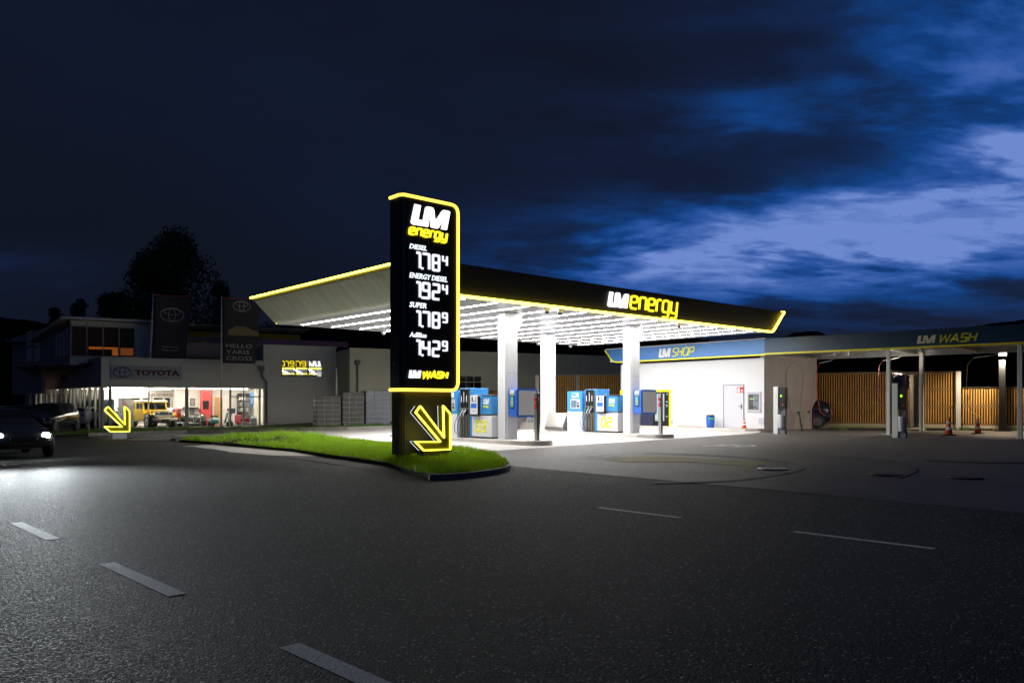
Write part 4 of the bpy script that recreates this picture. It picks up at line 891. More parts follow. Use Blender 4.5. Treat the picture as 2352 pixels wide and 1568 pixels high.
# ---------------------------------------------------------------- larch fences
def fence(name, lab, A, B, z0, z1, ytiers, posts=(), end_post=None, base=True, pitch=.118, sw=.050, y_mirror=False):
    d = Vector((B[0] - A[0], B[1] - A[1])); L_ = d.length; ang = math.atan2(d.y, d.x); t = thing(name, lab, 'fence', (A[0], A[1], 0), ang, 'larch slat fences')
    n_ = int(L_ / pitch); zs = [z0] + list(ytiers) + [z1]
    for i in range(len(zs) - 1):
        m = MB(); rg = random.Random(i)
        for k in range(n_):
            x = k * pitch; o_ = rg.uniform(-.006, .006); m.box(x, x + sw, -.022 + o_, .0 + o_, zs[i] + .05, zs[i + 1] - .05 + rg.uniform(-.008, .008))
        m.build('slat_row', M_wood, t)
    m = MB()
    for z in zs: m.box(0, L_, .009, .05, z - .045, z + .045)
    m.build('rail', mat('fence_rail', (.20, .12, .05), .8), t)
    m = MB(); m.box(0, L_, .14, .15, z0, z1 - .03); m.build('backing', M_wback, t)
    m = MB(); m.box(-.02, L_ + .02, -.06, .16, z1 + .046, z1 + .07); m.build('coping', M_dark, t)
    if base: m = MB(); m.box(0, L_, -.03, .12, z0 - .85, z0 - .05); m.build('base', M_base, t)
    for x, mt in posts: m = MB(); m.box(x - .11, x + .11, -.12, -.037, z0 - .9, z1 + .04); m.build('post', mt, t)
    return t
P_l = mat('post_pale', (.48, .46, .43), .6)
A, B = (14.6, 42.9), (22.75, 39.95)
L_ = math.dist(A, B)
fence('slat_fence', 'tall lit larch slat fence behind the wash bays', A, B, .62, 3.22, (1.45, 2.37), ((1.7, P_l), (L_ - .1, P_l)))
fence('slat_fence', 'lower larch slat fence at the far right behind the lamp post', (22.85, 39.9), (33, 36.3), .58, 2.40, (1.5,))
FF = Fr(-6.0, 53.5, -6)
def fw(px): x, _ = FF.on(px, 950, 0); return x
fence('slat_fence', 'tall larch slat fence left of the shop behind the pumps', FF.w(fw(1229), 0)[:2], FF.w(fw(1430), 0)[:2], .70, FF.on(1240, 863)[1], (1.55, 2.5), ((.15, P_l), (fw(1326) - fw(1229), M_grey)))
fence('slat_fence', 'low larch slat fence seen between the pump 03 dispenser and its column', FF.w(fw(1085), 0)[:2], FF.w(fw(1227), 0)[:2], .70, FF.on(1180, 899)[1], (1.55,))
# parking stops and weeds before the fence
for i, (x0, x1) in enumerate(((1875, 1928), (1948, 2036), (2056, 2108), (2128, 2182), (2130 + 74, 2280))):
    a, b = Vector(G2(x0, 988)), Vector(G2(x1, 989)); d = b - a; y = MB(); y.box(0, d.length, -.08, .08, -.02, .12, bev=.02)
    a3 = Vector((a.x, a.y, gz(a.x, a.y))); tag(y.build('parking_stop', M_rub, loc=a3, rot=math.atan2(d.y, d.x)), ['leftmost black parking stop, beside the dark car', 'long black parking stop left of the front wash post', 'black parking stop just right of the glass partition', 'black parking stop left of the pale fence post', 'black parking stop at the foot of the lamp post'][i], 'parking stop', 'parking stops along the fence')
M_weed = leafmat('weed_blade', (.10, .20, .02), .4, 2.)
wp = [G2(1880, 985.5), G2(2100, 984.5), G2(2300, 985), G2(2352, 988), G2(2352, 990), G2(2200, 988.5), G2(1880, 987.5)]
tag(grass('weeds', wp, 5000, .08, .22, M_weed, lambda x, y: gz(x, y)), kind='stuff', cat='weeds')
# lamp post
g = G(2303, 990); t = thing('lamp_post', 'dark square lamp post with a lit head in the right wash bay', 'lamp post', g, WF.a); H = CH + (HZ - 810) / FP * g[1] - g[2]
m = MB(); m.box(-.14, .14, -.14, .14, 0, H - .35, bev=.01); m.box(-.35, .35, -.3, .3, 0, .06); m.build('post', M_black, t)
m = MB(); m.box(-.15, .15, -.15, .15, H - .15, H + .05); m.build('lamp_head', emi('lamp_warm', (1, .86, .75), 3.0), t)
m = MB(); m.lathe([(.03, H - .52), (.09, H - .46), (.03, H - .42)], 10, (0, -.1, 0)); m.build('lower_lamp', emi('lamp_warm2', (1, .8, .6), 3.0), t)
ld = bpy.data.lights.new('post_lamp_light', 'SPOT'); lo = bpy.data.objects.new('lamp_light', ld); col.objects.link(lo); lo.parent = t; lo.location = (0, -.5, H - .3)
ld.energy = 900; ld.color = (1, .80, .55); ld.spot_size = R(165); ld.spot_blend = .6; ld.shadow_soft_size = .12; lo.rotation_euler = (R(12), 0, 0)
# ---------------------------------------------------------------- cars
def car(name, lab, pos, ang, paint, L_=4.5, W_=1.85, H=1.65, kind='suv', lit=False, group=None, tails=False):
    t = thing(name, lab, 'car', pos, ang, group); hw = W_ / 2; wr = .36
    if kind == 'suv':
        S = [(0, .50, .95, 1.0, .80, .70), (.02, .36, 1.05, 1.12, .88, .72), (.06, .32, 1.08, .93 * H, .96, .64), (.14, .28, 1.08, .985 * H, 1, .63), (.35, .26, 1.05, H, 1, .64), (.52, .26, 1.02, .985 * H, 1, .64), (.58, .26, 1.0, .95 * H, 1, .64), (.73, .26, .98, 1.04, 1, .80), (.90, .30, .90, .94, .96, .76), (.975, .36, .78, .84, .86, .70), (1.0, .44, .66, .70, .72, .6)]
        gl = (.08, .58, .73, .015)
    else:
        S = [(0, .45, .85, .90, .78, .70), (.03, .32, .92, 1.0, .9, .74), (.16, .28, .94, 1.06, .97, .72), (.28, .24, .93, .95 * H, 1, .60), (.42, .22, .92, H, 1, .58), (.55, .22, .90, .97 * H, 1, .59), (.72, .22, .86, .94, 1, .78), (.90, .26, .76, .82, .95, .74), (.98, .32, .62, .70, .84, .66), (1, .40, .52, .56, .7, .55)]
        gl = (.20, .55, .72, .16)
    x0 = -L_ / 2; ring = []
    for f, zb, zm, zt, a, b in S:
        x = x0 + f * L_; A, B = a * hw, b * hw
        ring.append([(x, -A * .9, zb), (x, -A, zb + .15), (x, -A, zm - .05), (x, -A * .975, zm), (x, -B, zt - .03), (x, -B * .9, zt), (x, B * .9, zt), (x, B, zt - .03), (x, A * .975, zm), (x, A, zm - .05), (x, A, zb + .15), (x, A * .9, zb)])
    m = MB(); n = 12; m.add([p for r in ring for p in r], [(i * n + j, i * n + (j + 1) % n, (i + 1) * n + (j + 1) % n, (i + 1) * n + j) for i in range(len(ring) - 1) for j in range(n)] + [tuple(range(n)), tuple(range((len(ring) - 1) * n + n - 1, (len(ring) - 1) * n - 1, -1))], smooth=True)
    b_ = m.build('body', paint, t); sd = b_.modifiers.new('s', 'SUBSURF'); sd.levels = sd.render_levels = 1
    def prof(f):
        for i in range(len(S) - 1):
            if S[i][0] <= f <= S[i + 1][0]:
                u = (f - S[i][0]) / (S[i + 1][0] - S[i][0]); return [S[i][k] * (1 - u) + S[i + 1][k] * u for k in range(6)]
    def side(f, h, s_):
        p = prof(f); y0_, z0_ = p[4] * .975 * hw, p[2]; y1_, z1_ = p[5] * hw, p[3] - .03
        return (x0 + f * L_, s_ * (y0_ * (1 - h) + y1_ * h + .006), z0_ * (1 - h) + z1_ * h)
    gm_ = M_cargl
    for s_ in (-1, 1):
        cuts = [gl[0] + .02, gl[0] + (gl[1] - gl[0]) * .30, gl[0] + (gl[1] - gl[0]) * .66, gl[2] - .035]
        for i in range(3):
            a, c = cuts[i] + .006, cuts[i + 1] - .006; m = MB()
            if i == 2: m.add([side(a, .08, s_), side(c, .10, s_), side(gl[1] + .01, .86, s_), side(a, .86, s_)], [(0, 1, 2, 3)])
            elif i == 0: m.add([side(a, .10, s_), side(c, .08, s_), side(c, .86, s_), side(a + .03, .84, s_)], [(0, 1, 2, 3)])
            else: m.add([side(a, .08, s_), side(c, .08, s_), side(c, .86, s_), side(a, .86, s_)], [(0, 1, 2, 3)])
            m.build('window', gm_, t)
    def top(f, u, e=.012): p = prof(f); return (x0 + f * L_, u * p[5] * hw * .86, p[3] + e)
    m = MB(); m.add([top(gl[1] + .01, -1), top(gl[1] + .01, 1), top(gl[2] - .01, 1.05), top(gl[2] - .01, -1.05)], [(0, 1, 2, 3)]); m.build('windshield', gm_, t)
    f0, f1 = (.022, .058) if kind == 'suv' else (.17, .275)
    m = MB(); m.add([top(f0, -1), top(f0, 1), top(f1, 1), top(f1, -1)], [(0, 1, 2, 3)]); m.v = [(v[0] - .012, v[1], v[2]) for v in m.v]; m.build('rear_window', gm_, t)
    for fx_ in (.17, .80):
        for s_ in (-1, 1):
            x = x0 + fx_ * L_; m = MB(); m.lathe([(wr * .6, -.10), (wr - .02, -.10), (wr, -.06), (wr, .06), (wr - .02, .10), (wr * .6, .10)], 24, (x, s_ * (hw - .07), wr), axis='y'); wh = m.build('wheel', M_rub, t)
            m = MB(); m.lathe([(wr * .60, -.095), (wr * .62, .095)], 20, (x, s_ * (hw - .062), wr), axis='y')
            for k in range(5):
                a = k * 1.2566; m.tube([(x, s_ * (hw + .035), wr), (x + math.cos(a) * wr * .6, s_ * (hw + .030), wr + math.sin(a) * wr * .6)], .03, 6)
            m.build('rim', M_rim, wh)
    hz_ = .78 if kind == 'suv' else .66
    for s_ in (-1, 1):
        m = MB(); m.lathe([(.02, -.02), (.11, -.02), (.11, .03), (.06, .05)], 14, (x0 + .975 * L_ - .03, s_ * hw * .66, hz_), axis='x'); m.build('headlight', M_headl if lit else M_chrome, t)
        m = MB(); m.box(x0 - .01, x0 + .10, s_ * hw * .66 - .14, s_ * hw * .66 + .14, hz_ + .06, hz_ + .17, bev=.02); m.build('tail_light', M_taill if tails else M_redgl, t)
        m = MB(); m.box(x0 + gl[1] * L_ + .30, x0 + gl[1] * L_ + .45, s_ * hw * 1.02 - (.0 if s_ > 0 else .16), s_ * hw * 1.02 + (.16 if s_ > 0 else 0), .98, 1.10, bev=.03); m.build('mirror', paint, t)
    m = MB(); m.box(x0 + L_ - .03, x0 + L_ + .012, -hw * .38, hw * .38, .50, .62, bev=.01); m.build('grille', M_black, t)
    m = MB(); m.box(x0 - .02, x0 + .01, -.25, .25, .72, .82); m.build('number_plate', M_refl, t)
    return t
M_cargl = mat('car_glass', (.008, .009, .011), .04, spec=.8)
M_rim = mat('alloy_rim', (.28, .28, .29), .3, .9)
M_redgl = mat('tail_glass', (.30, .01, .01), .15)
M_headl = emi('headlamp', (.95, .98, 1.0), 60.)
M_taill = emi('tail_lamp', (1, .05, .02), .35)
M_pblk = mat('black_car_paint', (.006, .006, .007), .18, coat=1.)
M_pdgr = mat('dark_car_paint', (.015, .016, .018), .25, coat=1.)
M_pblu = mat('navy_car_paint', (.010, .016, .035), .25, coat=1.)
M_pred = mat('red_car_paint', (.45, .015, .012), .2, coat=1.)
M_pwht = mat('white_car_paint', (.6, .6, .6), .25, coat=1.)
# car coming along the road, lamps lit
hp = Vector((-14.2, 22.9)); hd = Vector((.695, -.719)); hc = hp - hd * 2.2
oc = car('moving_car', 'dark car coming along the road at the left edge with bright headlights', (hc.x, hc.y, 0), math.atan2(hd.y, hd.x), M_pdgr, 4.4, 1.82, 1.5, 'sedan', True)
for s_ in (-1, 1):
    ld = bpy.data.lights.new('headlight_beam', 'SPOT'); lo = bpy.data.objects.new('headlight_beam', ld); col.objects.link(lo); lo.parent = oc; lo.location = (2.26, s_ * .6, .66)
    ld.energy = 3300; ld.color = (.90, .97, 1.0); ld.spot_size = R(20); ld.spot_blend = 1.; ld.shadow_soft_size = .10; lo.rotation_euler = (R(90 - .3), 0, R(-96)); lo.scale = (3.2, 1, 1)
# parked cars by the showroom
p = G(112, 993); car('parked_car', 'black off-roader parked side-on beside the showroom glass', p, R(-83), M_pblk, 4.5, 1.85, 1.70, 'suv', group='dark cars parked beside the showroom')
p = (-28.6, 44.5, 0); car('parked_car', 'black car parked left of the off-roader, hidden behind the moving car', p, R(235), M_pblk, 4.5, 1.8, 1.55, 'suv', group='dark cars parked beside the showroom')
p = (-30.8, 47.2, 0); car('parked_car', 'grey car with a pale bonnet at the far left edge of the car park', p, R(235), M_pdgr, 4.5, 1.8, 1.5, 'sedan', group='dark cars parked beside the showroom')
p = G(1880, 984); car('parked_car', 'navy car half hidden behind the grey side wall of the shop', (p[0] - 1.2, p[1] + .9, p[2]), R(160), M_pblu, 4.2, 1.8, 1.55, 'suv', tails=True)

# ---------------------------------------------------------------- car showroom
HF = Fr(-26.05, 49.9, 26.5)
sh = thing('showroom_building', 'grey two storey car showroom with a brightly lit glass ground floor', 'showroom', (*HF.o, 0), HF.a)
M_sw = mat('showroom_render', (.72, .71, .59), .8, var=.06, vs=1, bump=.05)  # brightness and warm tint from the yellow LED light put into the base colour
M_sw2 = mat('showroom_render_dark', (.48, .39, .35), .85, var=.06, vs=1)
M_fr = mat('pale_frame', (.42, .42, .34), .5)
M_int = mat('interior_white', (.74, .70, .66), .8)
M_flo = mat('showroom_floor', (.40, .38, .35), .25)
WX, DZ = 9.93, 9.0
def hx_(px, py, y0=0.): return HF.on(px, py, y0)
SL = Vector((-.27, .963))       # direction of the left flank in local axes
def fl_(t): return (SL.x * t, SL.y * t)
ft = 22.0; FE = fl_(ft)
# fascia band over the glass (front and flank), floor, ceiling, back wall
m = MB(); m.prism([(0, 0), (WX, 0), (WX, .3), (.25, .3)], 2.72, 4.6, ax='z'); fb = m.build('front_band', M_sw, sh)
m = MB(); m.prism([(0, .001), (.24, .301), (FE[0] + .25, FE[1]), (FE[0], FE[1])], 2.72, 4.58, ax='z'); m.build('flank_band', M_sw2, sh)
m = MB(); m.prism([(.3, .31), (WX, .31), (WX, DZ), (FE[0] + .3, 20), (FE[0] + .3, 10)], 4.2, 4.3, ax='z'); m.build('lower_roof', M_dark, sh)
m = MB(); m.prism([(.02, .02), (WX, .02), (WX, DZ), (-2.2, DZ), ], -.2, .0, ax='z'); m.prism([(-2.5, 9.05), (6, 9.05), (6, 20), (-5.4, 20)], -.2, .0, ax='z'); m.build('floor', M_flo, sh)
m = MB(); m.box(-.02, WX, -.10, .02, -.35, .05); m.build('plinth', M_sw, sh)
m = MB(); m.prism([(.2, .31), (WX, .31), (WX, 20), (FE[0] * .9 + .3, 20)], 2.722, 2.78, ax='z'); m.build('ceiling', M_int, sh)
bk = MB(); bk.box(-2.2, 4.7, 8.8, 8.9, 0, 2.72); bk.box(5.0, WX, 5.2, 5.3, 0, 2.72); bk.box(4.7, 5.0, 5.2, 8.8, 0, 2.72); bk.box(WX + .01, WX + .2, .31, 6, 0, 2.72); bk.build('inner_wall', M_int, sh)
bk = MB(); bk.box(-3.1, -2.4, 12.0, 12.1, 0, 2.72); bk.box(-5, 6, 19.8, 19.9, 0, 2.72); bk.build('inner_wall', M_int, sh)
for (x0, x1, yy) in ((.4, 9.4, 1.1), (.3, 9.4, 3.6), (-.9, 4.4, 6.2), (-1.6, 3, 8.4), (-2.6, 3, 12), (-3.6, 2, 16)):
    m = MB(); m.box(x0, x1, yy, yy + .14, 2.69, 2.725); m.build('ceiling_light', emi('showroom_tube', (1, .91, .82), 44), sh)
# glazing: front bays and flank bays, each bay pane and frame
xs_b = [.05] + [hx_(px, 930)[0] for px in (253, 282.5, 349, 429, 487, 529, 560, 597)]
for i in range(len(xs_b) - 1):
    m = MB(); m.box(xs_b[i] + .03, xs_b[i + 1] - .03, .10, .112, .06, 2.70); m.build('window_pane', M_cglass, sh)
for i, x in enumerate(xs_b):
    wd = {0: .06, 1: .09, 2: .02, 3: .02, 4: .11, 5: .02, 6: .06, 7: .05, 8: .06}[i]
    m = MB(); m.box(x - wd, x + wd, .04, .18, .05, 2.715); m.build('mullion', M_fr if wd > .03 else M_dark, sh)
m = MB(); m.box(0, WX, .03, .17, 2.66, 2.712); m.box(0, WX, .03, .17, .045, .10); m.build('window_frame', M_fr, sh)
xd0, xd1 = hx_(527, 900)[0], hx_(560, 900)[0]
m = MB(); m.box(xd0, WX - .1, .035, .175, 2.08, 2.16); m.build('door_head', M_fr, sh)
tt_ = 0.
flank_x = [235, 226, 215.5, 202.5, 190.5, 181, 167, 159, 148, 138, 125, 115.5, 104.5, 91.5, 80.5, 66, 56]
def flt(px):
    r = (px - CX) / FP; lo_, hi_ = 0., 30.
    for _ in range(50):
        t = (lo_ + hi_) / 2; X_, Y_, _z = HF.w(*fl_(t))
        if X_ / Y_ > r: lo_ = t
        else: hi_ = t
    return t
ts = [flt(px) for px in flank_x]
na = Vector((SL.y, -SL.x)).normalized()          # inward
for i, t_ in enumerate(ts):
    x, y = fl_(t_); wd = .05 if i % 3 else .08; q = [(x + SL.x * a + na.x * b, y + SL.y * a + na.y * b) for a, b in ((-wd, .02), (wd, .02), (wd, .16), (-wd, .16))]
    m = MB(); m.prism(q, -.02, 2.715, ax='z'); m.build('mullion', M_fr, sh)
    if i: 
        x2, y2 = fl_(ts[i - 1]); q = [(x2 + SL.x * .09 + na.x * .09, y2 + SL.y * .09 + na.y * .09), (x - SL.x * .09 + na.x * .09, y - SL.y * .09 + na.y * .09), (x - SL.x * .09 + na.x * .10, y - SL.y * .09 + na.y * .10), (x2 + SL.x * .09 + na.x * .10, y2 + SL.y * .09 + na.y * .10)]
        m = MB(); m.prism(q, .02, 2.70, ax='z'); m.build('window_pane', M_cglass, sh)
# upper storey
x0u, _ = hx_(161, 740, 1.2); yU = 3.0
x0u, zu = HF.on(161, 737, yU); x1u, _ = HF.on(352, 742, yU)
m = MB(); zu1 = HF.on(161, 735, yU)[1]
fu = lambda t: (x0u + SL.x * t, yU + SL.y * t); UE = fu(19.)
m.box(x0u, x1u, yU, yU + .3, 4.2, zu1); m.box(x1u - .3, x1u, yU + .301, yU + 7, 4.2, zu1); uw = m.build('upper_front_wall', M_sw, sh)
m = MB(); m.prism([(x0u, yU + .001), (x0u + .3, yU + .301), (UE[0] + .3, UE[1]), UE], 4.2, zu1 - .01, ax='z')
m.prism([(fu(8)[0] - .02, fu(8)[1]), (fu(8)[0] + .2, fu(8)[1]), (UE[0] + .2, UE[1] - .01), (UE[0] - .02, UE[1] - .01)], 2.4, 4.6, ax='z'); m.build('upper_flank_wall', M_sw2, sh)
rz = zu1 + .0
m = MB(); ro = [(x0u - .5, yU - .6), (x1u + .3, yU - .6), (x1u + .3, yU + 9), (fu(10)[0] - .5, fu(10)[1])]
v = [(a, b, rz + .02 + (0 if i in (0, 1) else .35 if i == 2 else -.9)) for i, (a, b) in enumerate(ro)]; m.add(v + [(a, b, c + .16) for a, b, c in v], [(0, 1, 2, 3), (4, 5, 6, 7), (0, 1, 5, 4), (1, 2, 6, 5), (2, 3, 7, 6), (3, 0, 4, 7)]); m.build('upper_roof', M_sw, sh)
ro = [(fu(10)[0] - .5, fu(10)[1]), (fu(10)[0] + 3, fu(10)[1]), (UE[0] + 3, UE[1]), (UE[0] - .5, UE[1])]; v = [(a, b, rz + (-.88 if i in (0, 1) else -.3)) for i, (a, b) in enumerate(ro)]
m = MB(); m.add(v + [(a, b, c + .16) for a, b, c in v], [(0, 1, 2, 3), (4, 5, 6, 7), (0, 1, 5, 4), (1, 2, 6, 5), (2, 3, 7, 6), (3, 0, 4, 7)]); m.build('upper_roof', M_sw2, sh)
# upper windows: dark glass with orange lit counter behind
wx = [HF.on(px, 790, yU)[0] for px in (163.5, 199.5, 237, 273.5, 309.5)]; wz1 = HF.on(165, 749, yU)[1]; wz0 = HF.on(165, 816, yU)[1]
M_updk = mat('room_dark', (.07, .045, .03), .6, spec=.1)
for i in range(4):
    m = MB(); m.box(wx[i] + .04, wx[i + 1] - .04, yU - .030, yU - .012, wz0, wz1); pn = m.build('window_pane', M_updk, sh)
    m = MB(); m.box(wx[i] - .03, wx[i] + .03, yU - .06, yU - .002, wz0 - .05, wz1 + .3); m.build('window_frame', M_fr, sh)
m = MB(); m.box(wx[0], wx[4], yU - .062, yU - .001, wz0 - .10, wz0 - .03); m.box(wx[0], wx[4], yU - .062, yU - .001, wz1 + .02, wz1 + .07); m.box(wx[4] - .03, wx[4] + .03, yU - .058, yU - .002, wz0 - .05, wz1 + .3); m.build('window_frame', M_fr, sh)
M_or = emi('orange_room', (1, .26, .02), .15); M_or2 = emi('orange_room_dim', (1, .28, .04), .08)
for (a, b, c, d, mt_) in ((203.5, 236.5, 796, 802.5, M_or), (237.5, 271, 797, 803, M_or), (257.5, 271, 803, 817, M_or), (276.5, 306, 799, 817, M_or2)):
    xa_, za_ = HF.on(a, c, yU); xb_, zb2 = HF.on(b, d, yU); m = MB(); m.box(max(xa_, wx[0]), xb_, yU - .036, yU - .031, zb2 + .01, za_); m.build('lit_shelf', mt_, sh)
for px0, px1, py0, py1 in ((62, 75.5, 762, 795), (79, 94, 764, 796), (62, 75.5, 800, 831), (79, 94, 800, 831), (128.5, 134.5, 756, 820), (136.5, 142.5, 754, 819), (145, 150.5, 752, 818), (152.5, 158, 750, 817)):
    def ft2(px):
        r = (px - CX) / FP; lo_, hi_ = 0., 30.
        for _ in range(50):
            t = (lo_ + hi_) / 2; X_, Y_, _z = HF.w(*fu(t))
            if X_ / Y_ > r: lo_ = t
            else: hi_ = t
        return t, Y_
    t0, Y0 = ft2(px1); t1, Y1 = ft2(px0); za_ = CH + (HZ - py0) / FP * Y1; zb2 = CH + (HZ - py1) / FP * Y1
    q = [(fu(t0)[0] - na.x * .03, fu(t0)[1] - na.y * .03), (fu(t1)[0] - na.x * .03, fu(t1)[1] - na.y * .03), (fu(t1)[0] - na.x * .01, fu(t1)[1] - na.y * .01), (fu(t0)[0] - na.x * .01, fu(t0)[1] - na.y * .01)]
    m = MB(); m.prism(q, zb2, za_, ax='z'); m.build('window_pane', M_mirror, sh)
# terrace behind
yT = 6.2
def tb(px0, px1, py0, py1, yy, th, mt_, nm):
    xa_, za_ = HF.on(px0, py0, yy); xb_, zb2 = HF.on(px1, py1, yy); m = MB(); m.box(xa_, xb_, yy, yy + th, zb2, za_, ); return m.build(nm, mt_, sh)
tb(353, 690, 756, 835, yT + 3, .2, mat('terrace_lit_yellow', (.62, .55, .14), .8), 'terrace_wall')  # terrace wall: yellow LED light falling on it is put into its base colour
tb(353, 712, 742, 756, yT, 3.5, mat('terrace_slab', (.60, .50, .44), .7), 'terrace_roof')
tb(353, 600, 783, 823, yT - 2, .15, M_sw2, 'parapet')
for a in range(7):
    x0_ = 366 + a * 34; tb(x0_, x0_ + 33, 783 - 9, 783, yT - 2.05, .03, mat('terrace_glass', (.16, .14, .17), .1), 'railing_pane')
tb(478, 800, 782 - 9, 797, yT - .4, .04, mat('purple_glass', (.36, .11, .20), .3), 'railing_pane')
m = MB(); xz, zz = HF.on(547, 757, yT - .5); _, z2 = HF.on(547, 775, yT - .5); m.lathe([(.02, z2), (.16, z2 + .02), (.12, (z2 + zz) / 2), (.03, zz)], 8, (xz, yT - .5, 0)); 
tag(m.build('closed_parasol', M_black, loc=(HF.o[0], HF.o[1], 0), rot=HF.a), 'closed dark parasol standing on the showroom roof terrace', 'parasol')
# brand sign on the front band
xa_, z1 = hx_(254.5, 838.5); xb_, _ = hx_(418, 842); _, z0 = hx_(254.5, 870.5)
wv = HF.w(xa_, -.12); sg_ = thing('wall_sign', 'pale sign panel with chrome oval emblem and dark red capitals over the showroom glass', 'sign', (wv[0], wv[1], z0), HF.a)
SW_, SH_ = xb_ - xa_, z1 - z0
m = MB(); m.box(0, SW_, 0, .115, 0, SH_, bev=.01); m.build('panel', mat('sign_panel', (.42, .43, .38), .4), sg_)
def ring(m, cx_, cz, rx, rz_, wd, y0, y1, n=28): m.stroke([(cx_ + rx * math.cos(6.2832 * k / n), cz + rz_ * math.sin(6.2832 * k / n)) for k in range(n)], wd, y0, y1, True)
def emblem(par, cx_, cz, rx, mt_, y=-.02, wd=.045):
    m = MB(); ring(m, cx_, cz, rx, rx * .62, wd, y, y + .018); ring(m, cx_, cz, rx * .30, rx * .58, wd * .85, y - .001, y + .017); ring(m, cx_, cz + rx * .28, rx * .72, rx * .28, wd * .85, y - .002, y + .016); m.build('emblem', mt_, par)
emblem(sg_, SW_ * .155, SH_ * .5, SW_ * .125, mat('emblem_chrome', (.14, .15, .15), .3, 1), -.02, .075)
text_obj('sign_letters', 'TOYOTA', SW_ * .325, SW_ * .965, SH_ * .29, SH_ * .71, -.002, mat('sign_red', (.11, .008, .010), .5), sg_, .05, 0, .03)
wv = HF.w(*fl_(flt(152)))
t = thing('wall_sign', 'small dark flank sign with a glowing yellow edge stripe', 'sign', (wv[0] - .05, wv[1] - .05, 0), HF.a + math.atan2(SL.y, SL.x) - math.pi)
m = MB(); m.box(-3.0, 1.6, .0, .10, 3.1, 4.2); m.build('panel', M_sw2, t)
m = MB(); m.box(.9, 1.3, -.02, -.001, 3.1, 4.2); m.build('stripe', mat('sign_yellow', (.6, .5, .05), .5), t)
m = MB(); m.box(-1.3, .5, -.012, -.001, 3.3, 3.7); m.build('plate', M_black, t)
# ---- taller block with the mirror windows
x0b = WX; x1b = 14.93; zb3 = HF.on(605, 792, 0)[1]
bl = thing('workshop_building', 'grey rendered workshop block with three dark mirroring windows', 'building', (*HF.o, 0), HF.a)
m = MB(); m.box(x0b, x1b, -.12, 6, -.3, zb3); m.box(x0b - .02, x1b + .1, -.16, -.1205, zb3 - .07, zb3 + .03); m.build('wall', M_sw, bl)
mw = [HF.on(px, 845, -.12)[0] for px in (648, 676, 679.5, 705.5, 709.5, 738)]; mz1, mz0 = HF.on(648, 827, -.12)[1], HF.on(648, 863, -.12)[1]
for i in (0, 2, 4): m = MB(); m.box(mw[i], mw[i + 1], -.145, -.125, mz0, mz1); w_ = m.build('window_pane', M_mirror, bl)
m = MB(); m.box(mw[0] - .08, mw[5] + .08, -.17, -.121, mz0 - .08, mz0 - .005); m.box(mw[0] - .06, mw[5] + .06, -.16, -.121, mz1 + .003, mz1 + .05)
for a, b in ((mw[0] - .06, mw[0] - .003), (mw[1] + .003, mw[2] - .003), (mw[3] + .003, mw[4] - .003), (mw[5] + .003, mw[5] + .06)): m.box(a, b, -.16, -.121, mz0 - .003, mz1 + .001)
m.build('window_frame', M_fr, bl)
xa_, z1 = HF.on(733, 921, -.12); xb_, _ = HF.on(760, 921, -.12)
m = MB(); m.box(xa_, xb_, -.15, -.121, 0, z1 - .02); d = m.build('door', mat('door_olive', (.24, .24, .18), .6), bl)
m = MB(); m.box(xa_ + .1, xb_ - .1, -.158, -.1505, .1, z1 * .5 - .1); m.box(xa_ + .1, xb_ - .1, -.158, -.1505, z1 * .5, z1 - .12); m.build('door_panel', M_sw2, d)
def pipe(par, px, y0, ztop, zbot, head=True, jog=True):
    x, z = HF.on(px, 890, y0); m = MB(); j = .32 if jog else 0
    m.tube([(x - j, y0 - .1, ztop), (x - j, y0 - .1, ztop - .45), (x, y0 - .1, ztop - .8), (x, y0 - .1, zbot)], .055, 8)
    if head: m.box(x - j - .16, x - j + .16, y0 - .26, y0 - .0005, ztop, ztop + .30, bev=.02)
    m.build('downpipe', mat('pipe_grey', (.14, .14, .15), .5), par)
pipe(bl, 612, -.12, HF.on(605, 850, 0)[1], 0.)
# ---- long workshop hall nearer the station
Q = HF.w(x1b, -3.9); QF = Fr(Q[0], Q[1], 25.6); hall = thing('workshop_hall', 'long low light grey hall behind the petrol station', 'building', (*QF.o, 0), QF.a)
zq = QF.on(803, 800, 0)[1]
m = MB(); m.box(0, 24, 0, 8, -.3, zq); m.box(-.04, 24, -.05, -.002, zq - .06, zq + .04); m.build('wall', mat('hall_panel', (.66, .65, .48), .75, var=.05, vs=.8), hall)  # hall wall: olive cast of the LED light painted into the panel colour
for xx in (3.0, 6.0, 9.0, 12., 15., 18., 21.): m = MB(); m.box(xx, xx + .015, -.004, -.001, 0, zq - .1); m.build('panel_joint', M_sw2, hall)
m = MB(); m.box(.0, 24, -.004, -.0012, 2.6, 2.615); m.build('panel_joint', M_sw2, hall)
x, _ = QF.on(820, 890, 0); m = MB(); m.tube([(x, -.12, zq - 1.1), (x, -.12, 0)], .05, 8); m.box(x - .16, x + .16, -.28, -.006, zq - 1.1, zq - .8, bev=.02); m.build('downpipe', mat('pipe_grey', (.14, .14, .15)), hall)
xa_, z1 = QF.on(1053, 862, 0); xb_, _ = QF.on(1105, 862, 0); _, z0 = QF.on(1053, 893, 0)
m = MB(); m.box(xa_, xb_, -.02, -.005, z0 - .6, z1); wi = m.build('window', M_mirror, hall)
m = MB()
for k in range(4): xx = xa_ + (xb_ - xa_) * k / 3; m.box(xx - .03, xx + .03, -.04, -.0205, z0 - .6, z1)
for z in (z0 - .6, (z0 + z1) / 2, z1 - .06): m.box(xa_, xb_, -.045, -.0405, z, z + .06)
m.build('window_bars', M_fr, wi)
